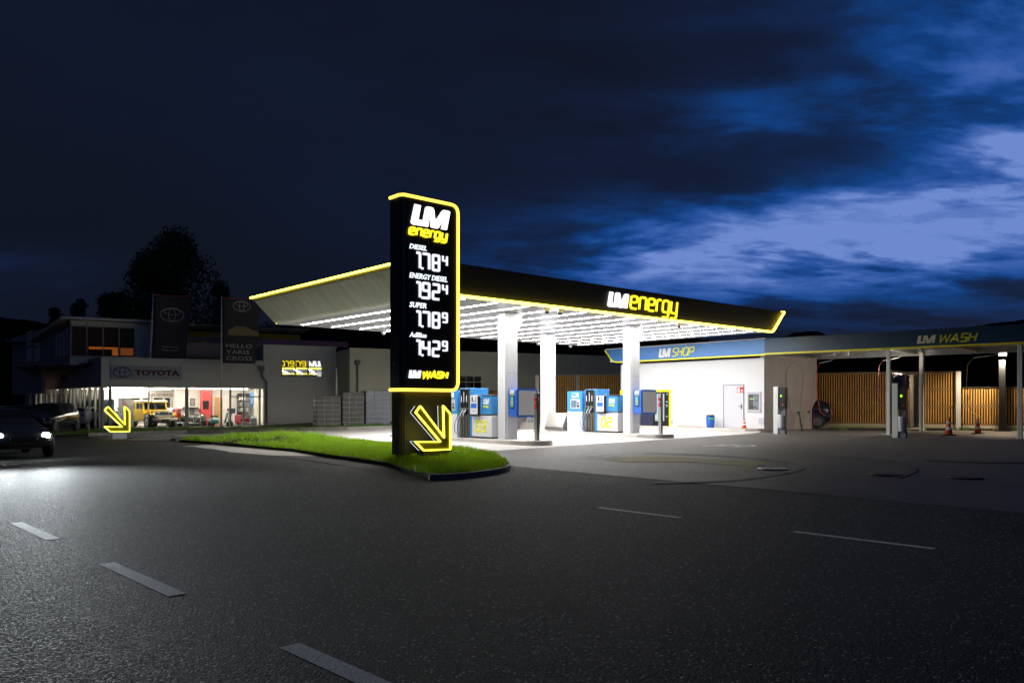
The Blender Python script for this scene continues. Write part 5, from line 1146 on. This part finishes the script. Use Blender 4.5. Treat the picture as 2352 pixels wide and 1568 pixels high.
x, z = QF.on(1146, 885, 0); m = MB(); m.lathe([(.05, -.14), (.18, -.12), (.18, -.04), (.10, -.006)], 14, (x, 0, z), axis='y'); m.build('wall_lamp', M_black, hall)

# ---- things inside the showroom
def hpos(px, py_ground_y, z=.0): x, _ = HF.on(px, 950, py_ground_y); return HF.w(x, py_ground_y, z)
# yellow vintage off-roader
def jeep(pos, ang):
    t = thing('vintage_jeep', 'boxy yellow vintage off-roader with a white roof in the showroom window', 'car', pos, ang)
    Y_ = mat('jeep_yellow', (.88, .60, .01), .25, coat=.6); Wt = mat('jeep_white', (.80, .76, .66), .4)
    m = MB(); m.box(-1.85, .55, -.78, .78, .50, 1.12, bev=.03); m.prism([(-1.85, 1.12), (.50, 1.12), (.40, 1.66), (-1.82, 1.66)], -.74, .74); m.box(.55, 1.62, -.46, .46, .62, 1.16, bev=.05); b = m.build('body', Y_, t)
    m = MB(); m.box(-1.90, .50, -.80, .80, 1.66, 1.72, bev=.02); m.box(-1.84, .44, -.74, .74, 1.721, 1.78, bev=.03); m.build('roof', Wt, t)
    for s_ in (-1, 1):
        y0_, y1_ = (s_ * .46, s_ * .80) if s_ > 0 else (-.80, -.46)
        m = MB(); m.prism([(.56, .60), (.62, .90), (.75, .98), (1.42, .98), (1.60, .86), (1.60, .80), (1.38, .90), (.82, .90), (.70, .60)], y0_ if s_ > 0 else -.80, y1_ if s_ > 0 else -.461); m.build('fender', Y_, t)
        yy = s_ * .742; ys = (yy, yy + .006) if s_ > 0 else (yy - .006, yy)
        for (x0_, x1_) in ((-1.65, -.70), (-.42, .02), (.06, .36)):
            m = MB(); m.box(x0_, x1_, ys[0], ys[1], 1.20, 1.58); m.build('window', M_cargl, t)
        ys = (s_ * .782, s_ * .79) if s_ > 0 else (s_ * .79, s_ * .782)
        m = MB(); m.box(-.56, -.55, ys[0], ys[1], .55, 1.10); m.box(.46, .47, ys[0], ys[1], .55, 1.10); m.build('door_gap', M_dark, t)
        for xw in (-1.18, 1.08):
            m = MB(); m.lathe([(.02, -.03), (.41, -.03), (.41, .012)], 20, (xw, s_ * .775, .46), axis='y'); m.build('wheel_arch', M_black, t)
            m = MB(); m.lathe([(.22, -.10), (.36, -.10), (.375, -.05), (.375, .05), (.36, .10), (.22, .10)], 24, (xw, s_ * .72, .375), axis='y'); wh = m.build('wheel', M_rub, t)
            m = MB(); m.lathe([(.215, -.102), (.215, .102)], 20, (xw, s_ * .722, .375), axis='y'); rm = m.build('rim', Wt, wh)
            m = MB(); m.lathe([(.07, -.13), (.07, .13)], 12, (xw, s_ * .722, .375), axis='y'); m.build('hub', M_grey, wh)
        m = MB(); m.lathe([(.04, 1.646), (.10, 1.646), (.10, 1.665), (.05, 1.675)], 14, (0, s_ * .42, .93), axis='x'); m.build('headlight', M_chrome, t)
        m = MB(); m.box(1.42, 1.50, s_ * .66 - .06, s_ * .66 + .06, .981, 1.06, bev=.01); m.build('indicator', M_orange, t)
    m = MB(); m.add([(.52, -.66, 1.18), (.52, .66, 1.18), (.425, .66, 1.60), (.425, -.66, 1.60)], [(0, 1, 2, 3)]); m.v = [(a + .01, b_, c) for a, b_, c in m.v]; m.build('windshield', M_cargl, t)
    m = MB(); m.box(1.621, 1.645, -.58, .58, .72, 1.10, bev=.02); g_ = m.build('front_panel', Wt, t)
    m = MB(); m.box(1.646, 1.655, -.27, .27, .84, 1.02); m.build('grille', M_grey, g_)
    m = MB(); m.box(1.70, 1.82, -.78, .78, .50, .66, bev=.02); m.box(1.60, 1.70, -.4, -.3, .52, .62); m.box(1.60, 1.70, .3, .4, .52, .62); m.build('bumper', Wt, t)
    m = MB(); m.box(1.821, 1.83, -.25, .25, .42, .56); m.build('number_plate', M_black, t)
    m = MB(); m.box(-1.0, .5, -.79, .79, .44, .497); m.build('sill', Wt, t)
    return t
jp = jeep(hpos(348, 2.1), R(-40)); jp.scale = (1.08, 1.08, 1.06)
car('showroom_car', 'dark grey hatchback behind the bumper of the yellow off-roader', hpos(436, 5.6), R(-60), M_pblk, 4.1, 1.75, 1.5, 'suv', group='cars inside the showroom')
car('showroom_car', 'red car mostly hidden behind the yellow off-roader', hpos(395, 5.2), R(-100), M_pred, 3.9, 1.7, 1.35, 'sedan', group='cars inside the showroom')
car('showroom_car', 'silver car behind the corner mullions left of the hybrid banner', hpos(248, 3.2), R(60), M_pwht, 4.2, 1.75, 1.45, 'suv', group='cars inside the showroom')
# scooter
p = hpos(500, 1.2); t = thing('motor_scooter', 'pale turquoise vintage scooter leaning in the showroom window', 'scooter', p, R(26.5)); T_ = mat('scooter_teal', (.12, .32, .34), .25, coat=.6)
m = MB(); m.lathe([(.02, -.62), (.16, -.50), (.24, -.30), (.22, -.05), (.10, .10)], 14, (0, 0, .48), axis='x'); m.build('rear_body', T_, t)
m = MB(); m.box(-.05, .42, -.16, .16, .27, .31, bev=.02); m.prism([(.38, .29), (.50, .30), (.66, .98), (.60, 1.0)], -.20, .20); m.build('leg_shield', T_, t)
m = MB(); m.box(-.55, .02, -.13, .13, .73, .83, bev=.04); m.build('seat', M_rub, t)
for xw in (-.42, .78):
    m = MB(); m.lathe([(.12, -.05), (.22, -.05), (.235, 0), (.22, .05), (.12, .05)], 18, (xw, 0, .235), axis='y'); m.lathe([(.115, -.04), (.115, .04)], 12, (xw, 0, .235), axis='y'); m.build('wheel', M_rub, t)
m = MB(); m.prism([(.55, .30), (.70, .52), (.88, .50), (.98, .32), (.86, .40), (.70, .40)], -.09, .09); m.build('front_mudguard', T_, t)
m = MB(); m.tube([(.78, 0, .25), (.62, 0, 1.02)], .03, 8); m.tube([(.60, -.30, 1.04), (.62, 0, 1.02), (.60, .30, 1.04)], .018, 6); m.build('handlebar', T_, t)
m = MB(); m.lathe([(.03, .62), (.08, .66), (.07, .74)], 12, (0, 0, 1.02), axis='x'); m.build('headlight', M_chrome, t)
# bicycle
p = hpos(448, 2.6); t = thing('bicycle', 'white bicycle standing by the showroom mullion', 'bicycle', p, R(-20))
for xw in (-.5, .5):
    m = MB(); m.tube([(xw + .33 * math.cos(a), 0, .34 + .33 * math.sin(a)) for a in [6.2832 * k / 22 for k in range(23)]], .016, 6, caps=False); wh = m.build('wheel', M_rub, t)
    m = MB()
    for k in range(8): a = k * .7854; m.tube([(xw, 0, .34), (xw + .32 * math.cos(a), 0, .34 + .32 * math.sin(a))], .003, 4)
    m.build('spokes', M_galv, wh)
m = MB(); m.tube([(-.5, 0, .34), (-.12, 0, .32), (.36, 0, .80), (-.18, 0, .78), (-.12, 0, .32)], .018, 6); m.tube([(-.5, 0, .34), (-.18, 0, .78), (-.21, 0, .92)], .014, 6); m.tube([(.5, 0, .34), (.34, 0, .95)], .016, 6); m.build('frame', M_white, t)
m = MB(); m.box(-.34, -.08, -.06, .06, .92, .97, bev=.02); m.build('saddle', M_rub, t)
m = MB(); m.tube([(.28, -.26, .98), (.36, -.1, 1.0), (.34, 0, .97), (.36, .1, 1.0), (.28, .26, .98)], .014, 6); m.build('handlebar', M_galv, t)
def hbox(name, lab, cat, px0, px1, py0, yy, dep, mt_, z0=0., py1=None, parts=None):
    xa_, z1 = HF.on(px0, py0, yy); xb_, _ = HF.on(px1, py0, yy)
    if py1: z0 = HF.on(px0, py1, yy)[1]
    wv = HF.w(xa_, yy); t = thing(name, lab, cat, (wv[0], wv[1], z0), HF.a); m = MB(); m.box(0, xb_ - xa_, 0, dep, 0.002, z1 - z0, bev=.01); t2 = m.build('body', mt_, t); return t, xb_ - xa_, z1 - z0
t, w_, h_ = hbox('red_cabinet', 'tall red cabinet with a small dark window in the showroom', 'cabinet', 461 - 0, 487, 897, 4.6, .5, mat('cabinet_red', (.55, .06, .06), .4))
m = MB(); m.box(w_ * .2, w_ * .72, -.01, -.001, h_ * .48, h_ * .72); m.build('window', M_black, t)
t, w_, h_ = hbox('display_board', 'tan wooden display board right of the red cabinet', 'board', 493, 511, 911, 3.8, .12, mat('board_tan', (.45, .25, .10), .6))
m = MB(); m.box(.05, w_ - .05, -.006, -.001, .1, h_ - .1); m.build('panel', mat('board_panel', (.55, .32, .14), .6), t)
t, w_, h_ = hbox('hanging_banner', 'silver banner with red upright lettering behind the arrow sign', 'banner', 272, 307, 916, 1.4, .05, mat('banner_silver', (.45, .44, .42), .4), py1=985)
m = MB(); m.box(-.03, w_ + .03, -.02, .07, h_ + .001, h_ + .03); m.build('top_bar', M_black, t)
o = text_obj('lettering', 'HYBRID', 0, h_ * .62, 0, w_ * .17, 0, M_red, t, .03, 0, .004)
for v in o.data.vertices: v.co = (w_ * .52 - v.co.z + .0, -.006 + v.co.y, h_ * .30 + v.co.x)
text_obj('wall_lettering', 'ICH BIN HYBRID', HF.on(317, 909, 8.79)[0], HF.on(398, 909, 8.79)[0], HF.on(317, 909.5, 8.79)[1], HF.on(317, 903, 8.79)[1], 8.79, mat('letter_tan', (.30, .24, .18), .6), sh, .02, 0, .03)
for px0, px1 in ((302, 344), (353, 398), (437, 487)):
    xa_, z1 = HF.on(px0 + 0, 913.5, 8.8); xb_, _ = HF.on(px1, 913.5, 8.8)
    m = MB(); m.box(xa_, xb_, 8.76, 8.795, .9, z1); wi = m.build('inner_window', M_mirror, sh)
    m = MB(); m.box((xa_ + xb_) / 2 - .05, (xa_ + xb_) / 2 + .05, 8.745, 8.7595, .9, z1); m.build('window_frame', M_int, wi)
for i, (py0, py1) in enumerate(((915, 932), (936, 953))):
    t, w_, h_ = hbox('framed_picture', ['upper of two framed car pictures beside the showroom mullion', 'lower of two framed car pictures beside the showroom mullion'][i], 'picture', 436.3, 448, py0, 5.15, .04, M_black, py1=py1)
    m = MB(); m.box(.04, w_ - .04, -.004, .001, .05, h_ - .04); m.build('print', mat('print_%d' % i, [(.25, .27, .28), (.25, .30, .38)][i], .4), t)
# office corner: shelves with binders, red armchair, desk, blue poster
t, w_, h_ = hbox('binder_shelf', 'tall office shelf with rows of dark binders behind the glass door', 'shelf', 545, 575, 903, 4.4, .35, M_black)
rg = random.Random(2)
for zf in (.45, .62, .80):
    m = MB(); m.box(.02, w_ - .02, -.02, -.001, h_ * zf - .03, h_ * zf); m.build('shelf_board', mat('plank', (.35, .24, .14)), t)
    for k in range(9):
        m = MB(); x = .06 + k * (w_ - .12) / 9; m.box(x, x + .05, -.03, -.0205, h_ * zf + .002, h_ * zf + .26); m.build('binder', M_refl if rg.random() < .35 else M_grey, t)
p = hpos(556, 1.9); t = thing('armchair', 'red armchair behind the showroom glass door', 'armchair', p, R(60)); Rr = mat('armchair_red', (.30, .02, .03), .7)
m = MB(); m.box(-.35, .35, -.32, .32, .30, .48, bev=.06); m.build('seat', Rr, t)
m = MB(); m.box(-.40, -.24, -.36, .36, .25, .86, bev=.07); m.build('backrest', Rr, t)
for s_ in (-1, 1): m = MB(); m.box(-.3, .33, s_ * .33 - .06, s_ * .33 + .06, .3, .64, bev=.05); m.build('armrest', Rr, t)
for a in (-1, 1):
    for b in (-1, 1): m = MB(); m.tube([(a * .3, b * .28, .3), (a * .33, b * .3, 0)], .02, 6); m.build('leg', mat('leg_wood', (.4, .22, .08), .5), t)
p = hpos(537, 2.9); t = thing('office_desk', 'pale office desk with a dark monitor left of the glass door', 'desk', p, HF.a)
m = MB(); m.box(-.9, .6, -.35, .35, .70, .74, bev=.01); m.build('desk_top', M_int, t)
for a in (-.85, .55): m = MB(); m.box(a - .02, a + .02, -.3, .3, 0, .699); m.build('leg', M_galv, t)
m = MB(); m.box(-.45, .1, -.02, .02, .95, 1.30, bev=.01); m.box(-.2, -.14, -.015, .015, .741, .95); m.build('monitor', mat('navy', (.03, .035, .07)), t)
t, w_, h_ = hbox('wall_poster', 'narrow blue poster at the right end of the showroom', 'poster', 574.5, 583, 901, 1.6, .02, mat('poster_blue', (.08, .22, .50), .5), py1=930)
m = MB(); m.box(.05, w_ - .05, -.004, -.001, .1, h_ * .5); m.build('picture', mat('poster_pale', (.25, .4, .6), .5), t)
t, w_, h_ = hbox('grey_sideboard', 'grey sideboard with papers at the right end of the showroom', 'sideboard', 575, 590, 960, 1.3, .4, M_grey)
m = MB(); m.box(.1, w_ - .1, .05, .3, h_, h_ + .12); m.build('papers', M_int, t)
# large photo print on the left flank windows
wv0, wv1 = ts[8], ts[1]
q0, q1 = fl_(wv0), fl_(wv1); dv = Vector((q1[0] - q0[0], q1[1] - q0[1])); ang = math.atan2(dv.y, dv.x)
st = Vector(q0) + na * .9; wv = HF.w(st.x, st.y); t = thing('photo_wall', 'large photo print of a road at dusk behind the flank windows', 'poster', (wv[0], wv[1], .15), HF.a + ang)
Lp = dv.length; m = MB(); m.box(0, Lp, 0, .04, 0, 1.75); m.build('print', mat('print_sky', (.16, .24, .38), .5, var=.5, vs=1.2), t)
m = MB(); m.prism([(0, .0), (Lp, .0), (Lp, .85), (Lp * .75, .7), (Lp * .55, .62), (Lp * .3, .75), (0, .8)], -.006, -.001); m.build('printed_road', mat('print_road', (.16, .11, .16), .5, var=.3, vs=1.5), t)
m = MB(); m.prism([(Lp * .62, .55), (Lp * .95, .50), (Lp * .99, .75), (Lp * .85, .85), (Lp * .70, .80)], -.010, -.0065); m.build('printed_car', M_red, t)

# ---------------------------------------------------------------- flags, rails, mast, pallets
FL = mat('flag_cloth', (.050, .045, .048), .85, var=.1, vs=6); FRd = mat('flag_red', (.35, .02, .02), .7)
def flag(px, pyb, pyt, lean, lab, fw_, two):
    g = G(px, pyb); H = (pyb - pyt) / FP * g[1]
    t = thing('flagpole', lab, 'flagpole', (g[0], g[1], g[2]), HF.a, 'flagpoles before the showroom')
    m = MB(); m.tube([(0, 0, 0), (lean * .5, 0, H * .5), (lean, 0, H)], .055, 10, r2=.035); m.build('pole', mat('pole_silver', (.80, .80, .66), .5), t)
    m = MB(); m.tube([(lean, 0, H - .12), (lean + fw_, 0, H - .12)], .015, 6); m.build('cross_arm', M_galv, t)
    f = thing('flag', ['dark banner flag with a pale oval emblem on the left flagpole', 'dark banner flag reading HELLO YARIS CROSS on the right flagpole'][two], 'flag', (g[0], g[1], g[2]), HF.a, 'banner flags')
    hh = H * (.50 if not two else .49); n_, k_ = 12, 24; wob = lambda u, v: .10 * math.sin(u * 3.0 + v * 4) * v * u + .05 * math.sin(v * 9) * u
    V = []; x0_ = lean + .08
    for j in range(k_ + 1):
        v = j / k_
        for i in range(n_ + 1): u = i / n_; V.append((x0_ - lean * (.5 * v) + fw_ * u * (1 - .12 * v * u), wob(u, v), H - .14 - hh * v - .0 * u))
    F = [(j * (n_ + 1) + i, j * (n_ + 1) + i + 1, (j + 1) * (n_ + 1) + i + 1, (j + 1) * (n_ + 1) + i) for j in range(k_) for i in range(n_)]
    m = MB(); m.add(V, F, smooth=True); o = m.build('cloth', FL, f, fix=False); so = o.modifiers.new('t', 'SOLIDIFY'); so.thickness = .008
    m = MB(); m.box(x0_, x0_ + fw_, -.012, .012, H - .135, H - .08); m.build('top_hem', FRd, f)
    Gm = mat('flag_print', (.55, .52, .50), .8)
    if not two:
        emblem(f, x0_ + fw_ * .46, H - .14 - hh * .28, fw_ * .31, Gm, -.10, .035)
        text_obj('lettering', 'Autohaus', x0_ + fw_ * .2, x0_ + fw_ * .62, H - hh * .80, H - hh * .775, -.08, Gm, f, 0, 0, .006)
        text_obj('lettering', 'Partner', x0_ + fw_ * .2, x0_ + fw_ * .62, H - hh * .85, H - hh * .825, -.08, Gm, f, 0, 0, .006)
    else:
        emblem(f, x0_ + fw_ * .5, H - .14 - hh * .11, fw_ * .23, Gm, -.10, .03)
        for k, s_ in enumerate(('HELLO', 'YARIS', 'CROSS')):
            z1_ = H - .14 - hh * (.70 + .095 * k); text_obj('lettering', s_, x0_ + fw_ * .08, x0_ + fw_ * (.78 if k != 1 else .70), z1_ - hh * .062, z1_, -.13, Gm, f, .0, 0, .006)
        m = MB(); m.prism([(x0_ + fw_ * .12, H - hh * .60), (x0_ + fw_ * .95, H - hh * .60), (x0_ + fw_ * .95, H - hh * .53), (x0_ + fw_ * .75, H - hh * .50), (x0_ + fw_ * .6, H - hh * .455), (x0_ + fw_ * .35, H - hh * .455), (x0_ + fw_ * .15, H - hh * .52)], -.11, -.104); m.build('printed_car', mat('print_gold', (.22, .17, .06), .6), f)
flag(338.5, 984, 672, .35, 'left silver flagpole leaning slightly before the showroom', 2.3, 0)
flag(508, 983, 680, .02, 'right upright silver flagpole before the showroom', 2.3, 1)
def rail_(px0, px1, pyt, pyb, lab):
    a, b = Vector(G2(px0, pyb)), Vector(G2(px1, pyb)); d = b - a; h = (pyb - pyt) / FP * a.y
    m = MB(); m.tube([(0, 0, 0), (0, 0, h), (d.length, 0, h), (d.length, 0, 0)], .035, 6)
    o = m.build('hoop_rail', M_galv, None, (a.x, a.y, gz(a.x, a.y)), math.atan2(d.y, d.x)); tag(o, lab, 'rail', 'low hoop rails along the verge')
rail_(3, 53, 970, 996, 'leftmost low hoop rail before the parked cars'); rail_(132, 204, 971, 997, 'low hoop rail before the black off-roader'); rail_(307, 420, 970, 982, 'dim low hoop rail under the yellow off-roader')
rail_(382, 464, 971, 982, 'low hoop rail before the bicycle and scooter'); rail_(552, 629, 970, 982, 'pale low hoop rail before the showroom door'); rail_(711, 792, 970, 981, 'white low hoop rail left of the thin mast')
# thin mast on a concrete block
g = G(773, 980); t = thing('thin_mast', 'thin pale mast with a yellow lower sleeve on a concrete block', 'mast', g, 0); H = (980 - 845) / FP * g[1]
m = MB(); m.box(-.95, .95, -.4, .4, -.05, .38, bev=.02); m.build('concrete_block', M_conc, t)
m = MB(); m.tube([(0, 0, .38), (0, 0, 1.4)], .08, 8); m.build('sleeve', mat('sleeve_yellow', (.65, .42, .02), .5), t)
m = MB(); m.tube([(0, 0, 1.4), (0, 0, H)], .045, 8, r2=.03); m.build('pole', M_white, t)
# wrapped block pallets beyond the forecourt
pb = mat('wrapped_block', (.17, .19, .22), .3, var=.15, vs=3); pb2 = mat('pallet_brown', (.10, .092, .078), .6, var=.2, vs=3)
pf = Fr(*G2(838, 979), 22)
for i, (x0_, x1_, H, mt_, lab) in enumerate(((0.05, 2.5, 2.1, pb, 'rightmost stack of foil wrapped grey blocks left of the price pylon'), (-1.30, -.02, 2.02, pb2, 'brown wrapped stack between the grey block stack and the shorter one'), (-2.75, -1.36, 1.85, pb2, 'shortest brown stack, next to the workshop hall corner'))):
    x1_ = x1_ if i else pf.on(897, 950)[0]
    wv = pf.w(x0_, 0); t = thing('block_stack', lab, 'stack', (wv[0], wv[1], gz(wv[0], wv[1])), pf.a, 'stacks of wrapped blocks'); n_ = max(2, int((x1_ - x0_) / .42)); m = MB(); ln = MB(); rows = 7; dx = (x1_ - x0_) / n_; dh = H / rows
    for r_i in range(rows):
        for k in range(n_): m.box(k * dx + .012, (k + 1) * dx - .012, .0, 1.6, r_i * dh + .014, (r_i + 1) * dh - .014, bev=.02)
    m.build('blocks', mt_, t); ln.box(.02, x1_ - x0_ - .02, .03, 1.57, .02, H - .03); ln.build('wrapping', mat('wrap_foil', (.30, .32, .34), .35), t)
# verge in front of the showroom with stone kerb
vg = [G2(*p) for p in ((60, 1003), (200, 1001), (330, 996), (430, 993), (560, 991), (700, 989), (800, 987), (900, 983), (900, 978), (780, 980), (640, 984), (450, 985), (230, 988), (160, 996), (60, 998))]
struct(sheet('verge', vg, .05, M_lawn, 1.5))
kerb('granite_kerb', [G2(*p) for p in ((200, 1002), (330, 997), (430, 994), (560, 991.5), (700, 989), (800, 987), (900, 984.5), (960, 983))], .22, .17, M_gran)
tag(grass('verge_grass', vg, 14000, .06, .22, M_weed, lambda x, y: gz(x, y) + .04, seed=11), kind='stuff', cat='grass')
kerb('kerb_stub', [G2(*p) for p in ((300, 1012), (400, 1010), (408, 1013))], .12, .10, M_kerb)
kerb('kerb_stub', [G2(*p) for p in ((440, 1014), (450, 1009), (520, 1009), (600, 1008))], .12, .10, M_kerb)

# ---------------------------------------------------------------- trees and hills
M_leaf = leafmat('tree_leaf', (.035, .055, .018), .5, .5, .2); M_bark = mat('bark', (.05, .035, .025), .9, var=.3, vs=5, bump=.6)
def tree(lab, x, y, H, W, seed, n=5200, ls=.34, droop=0.):
    rg = random.Random(seed); t = thing('broadleaf_tree', lab, 'tree', (x, y, 0), 0, 'trees behind the showroom')
    m = MB(); m.tube([(0, 0, 0), (.2, 0, H * .25), (-.1, .1, H * .5), (.1, 0, H * .85)], .42, 8, r2=.08); lobes = []
    for k in range(42):
        u_ = rg.uniform(.20, .94); z = H * u_; rr = W * .5 * (min(1., (1.02 - u_) / .62) ** .75); a = rg.uniform(0, 6.28); r0 = rr * rg.uniform(.35, .95)
        c = (r0 * math.cos(a), r0 * math.sin(a), z); lobes.append((c, rg.uniform(.10, .22) * W)); m.tube([(0, 0, z * .7), (c[0] * .5, c[1] * .5, z * .88), c], .14, 6, r2=.03)
    lobes.append(((0, 0, H * .9), W * .16)); m.build('trunk', M_bark, t)
    V = []; F = []
    for k in range(n):
        (c, r0) = lobes[rg.randrange(len(lobes))]; d = Vector((rg.gauss(0, 1), rg.gauss(0, 1), rg.gauss(0, .85))).normalized() * r0 * rg.uniform(.45, 1.15)
        p = Vector(c) + d; s_ = ls * rg.uniform(.5, 1.3); u = Vector((rg.gauss(0, 1), rg.gauss(0, 1), rg.gauss(0, 1))).normalized(); v = u.orthogonal().normalized(); i = len(V)
        V += [p - u * s_ * .5, p + v * s_ * .3, p + u * s_ * .5, p - v * s_ * .3]; F.append((i, i + 1, i + 2, i + 3))
    m = MB(); m.add(V, F); m.build('crown', M_leaf, t, fix=False)
def tp(px, py_top, Y_): return ((px - CX) / FP * Y_, Y_, CH + (HZ - py_top) / FP * Y_)
for lab, px, py, Y_, Wp, sd, n_ in (('tallest dark tree rising behind the showroom roof', 400, 535, 84, 290, 1, 30000), ('small round tree at the left end of the showroom roof', 182, 676, 84, 62, 2, 4000), ('low dark tree left of the small round tree', 128, 690, 86, 58, 3, 3500),
                                     ('dark tree filling the gap left of the tallest tree', 262, 655, 88, 100, 4, 7000), ('dark tree right of the tallest tree behind the right flag', 508, 640, 90, 100, 5, 5000), ('dark tree behind the roof terrace', 620, 742, 92, 120, 6, 4000)):
    x, y, H = tp(px, py, Y_); tree(lab, x, y, H, Wp / FP * Y_, sd, n_)
def ridge(name, pts, Y_, dep, mt_, seed=1):
    rg = random.Random(seed); P = []
    for (a, b), (c, d) in zip(pts[:-1], pts[1:]):
        k = max(1, int(abs(c - a) / 12))
        for i in range(k): u = i / k; P.append((a + (c - a) * u, b + (d - b) * u + rg.uniform(-1.6, 1.6)))
    P.append(pts[-1]); m = MB(); n_ = len(P); V = []
    for r_i, (fy, fz) in enumerate(((0, 0), (.35, .55), (.7, .9), (1, 1), (1.5, .7))):
        for a, b in P: x = (a - CX) / FP * Y_; V.append((x * (1 + .06 * r_i), Y_ + dep * fy, (CH + (HZ - b) / FP * (Y_ + dep)) * fz + rg.uniform(-1, 1) * .004 * Y_ * (0 < fy < 1)))
    m.add(V, [(j * n_ + i, j * n_ + i + 1, (j + 1) * n_ + i + 1, (j + 1) * n_ + i) for j in range(4) for i in range(n_ - 1)], smooth=True); return struct(m.build(name, mt_))
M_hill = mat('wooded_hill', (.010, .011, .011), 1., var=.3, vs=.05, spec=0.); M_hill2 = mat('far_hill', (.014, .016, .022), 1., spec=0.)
ridge('hills', [(-500, 700), (-200, 730), (0, 752), (60, 742), (100, 734), (160, 742), (300, 752), (520, 750), (700, 742), (820, 740), (960, 746), (1150, 752), (1330, 756), (1420, 760), (1475, 768), (1510, 784), (1560, 800), (1640, 815), (2000, 826)], 300, 120, M_hill, 2)
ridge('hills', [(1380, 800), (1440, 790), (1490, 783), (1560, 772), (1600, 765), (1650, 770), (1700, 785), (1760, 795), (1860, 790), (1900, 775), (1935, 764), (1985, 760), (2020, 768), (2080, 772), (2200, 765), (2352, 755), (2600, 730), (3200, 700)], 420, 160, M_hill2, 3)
ridge('hedge', [(1850, 822), (1950, 818), (2060, 815), (2200, 812), (2420, 800), (2900, 790)], 70, 8, M_hill, 5)
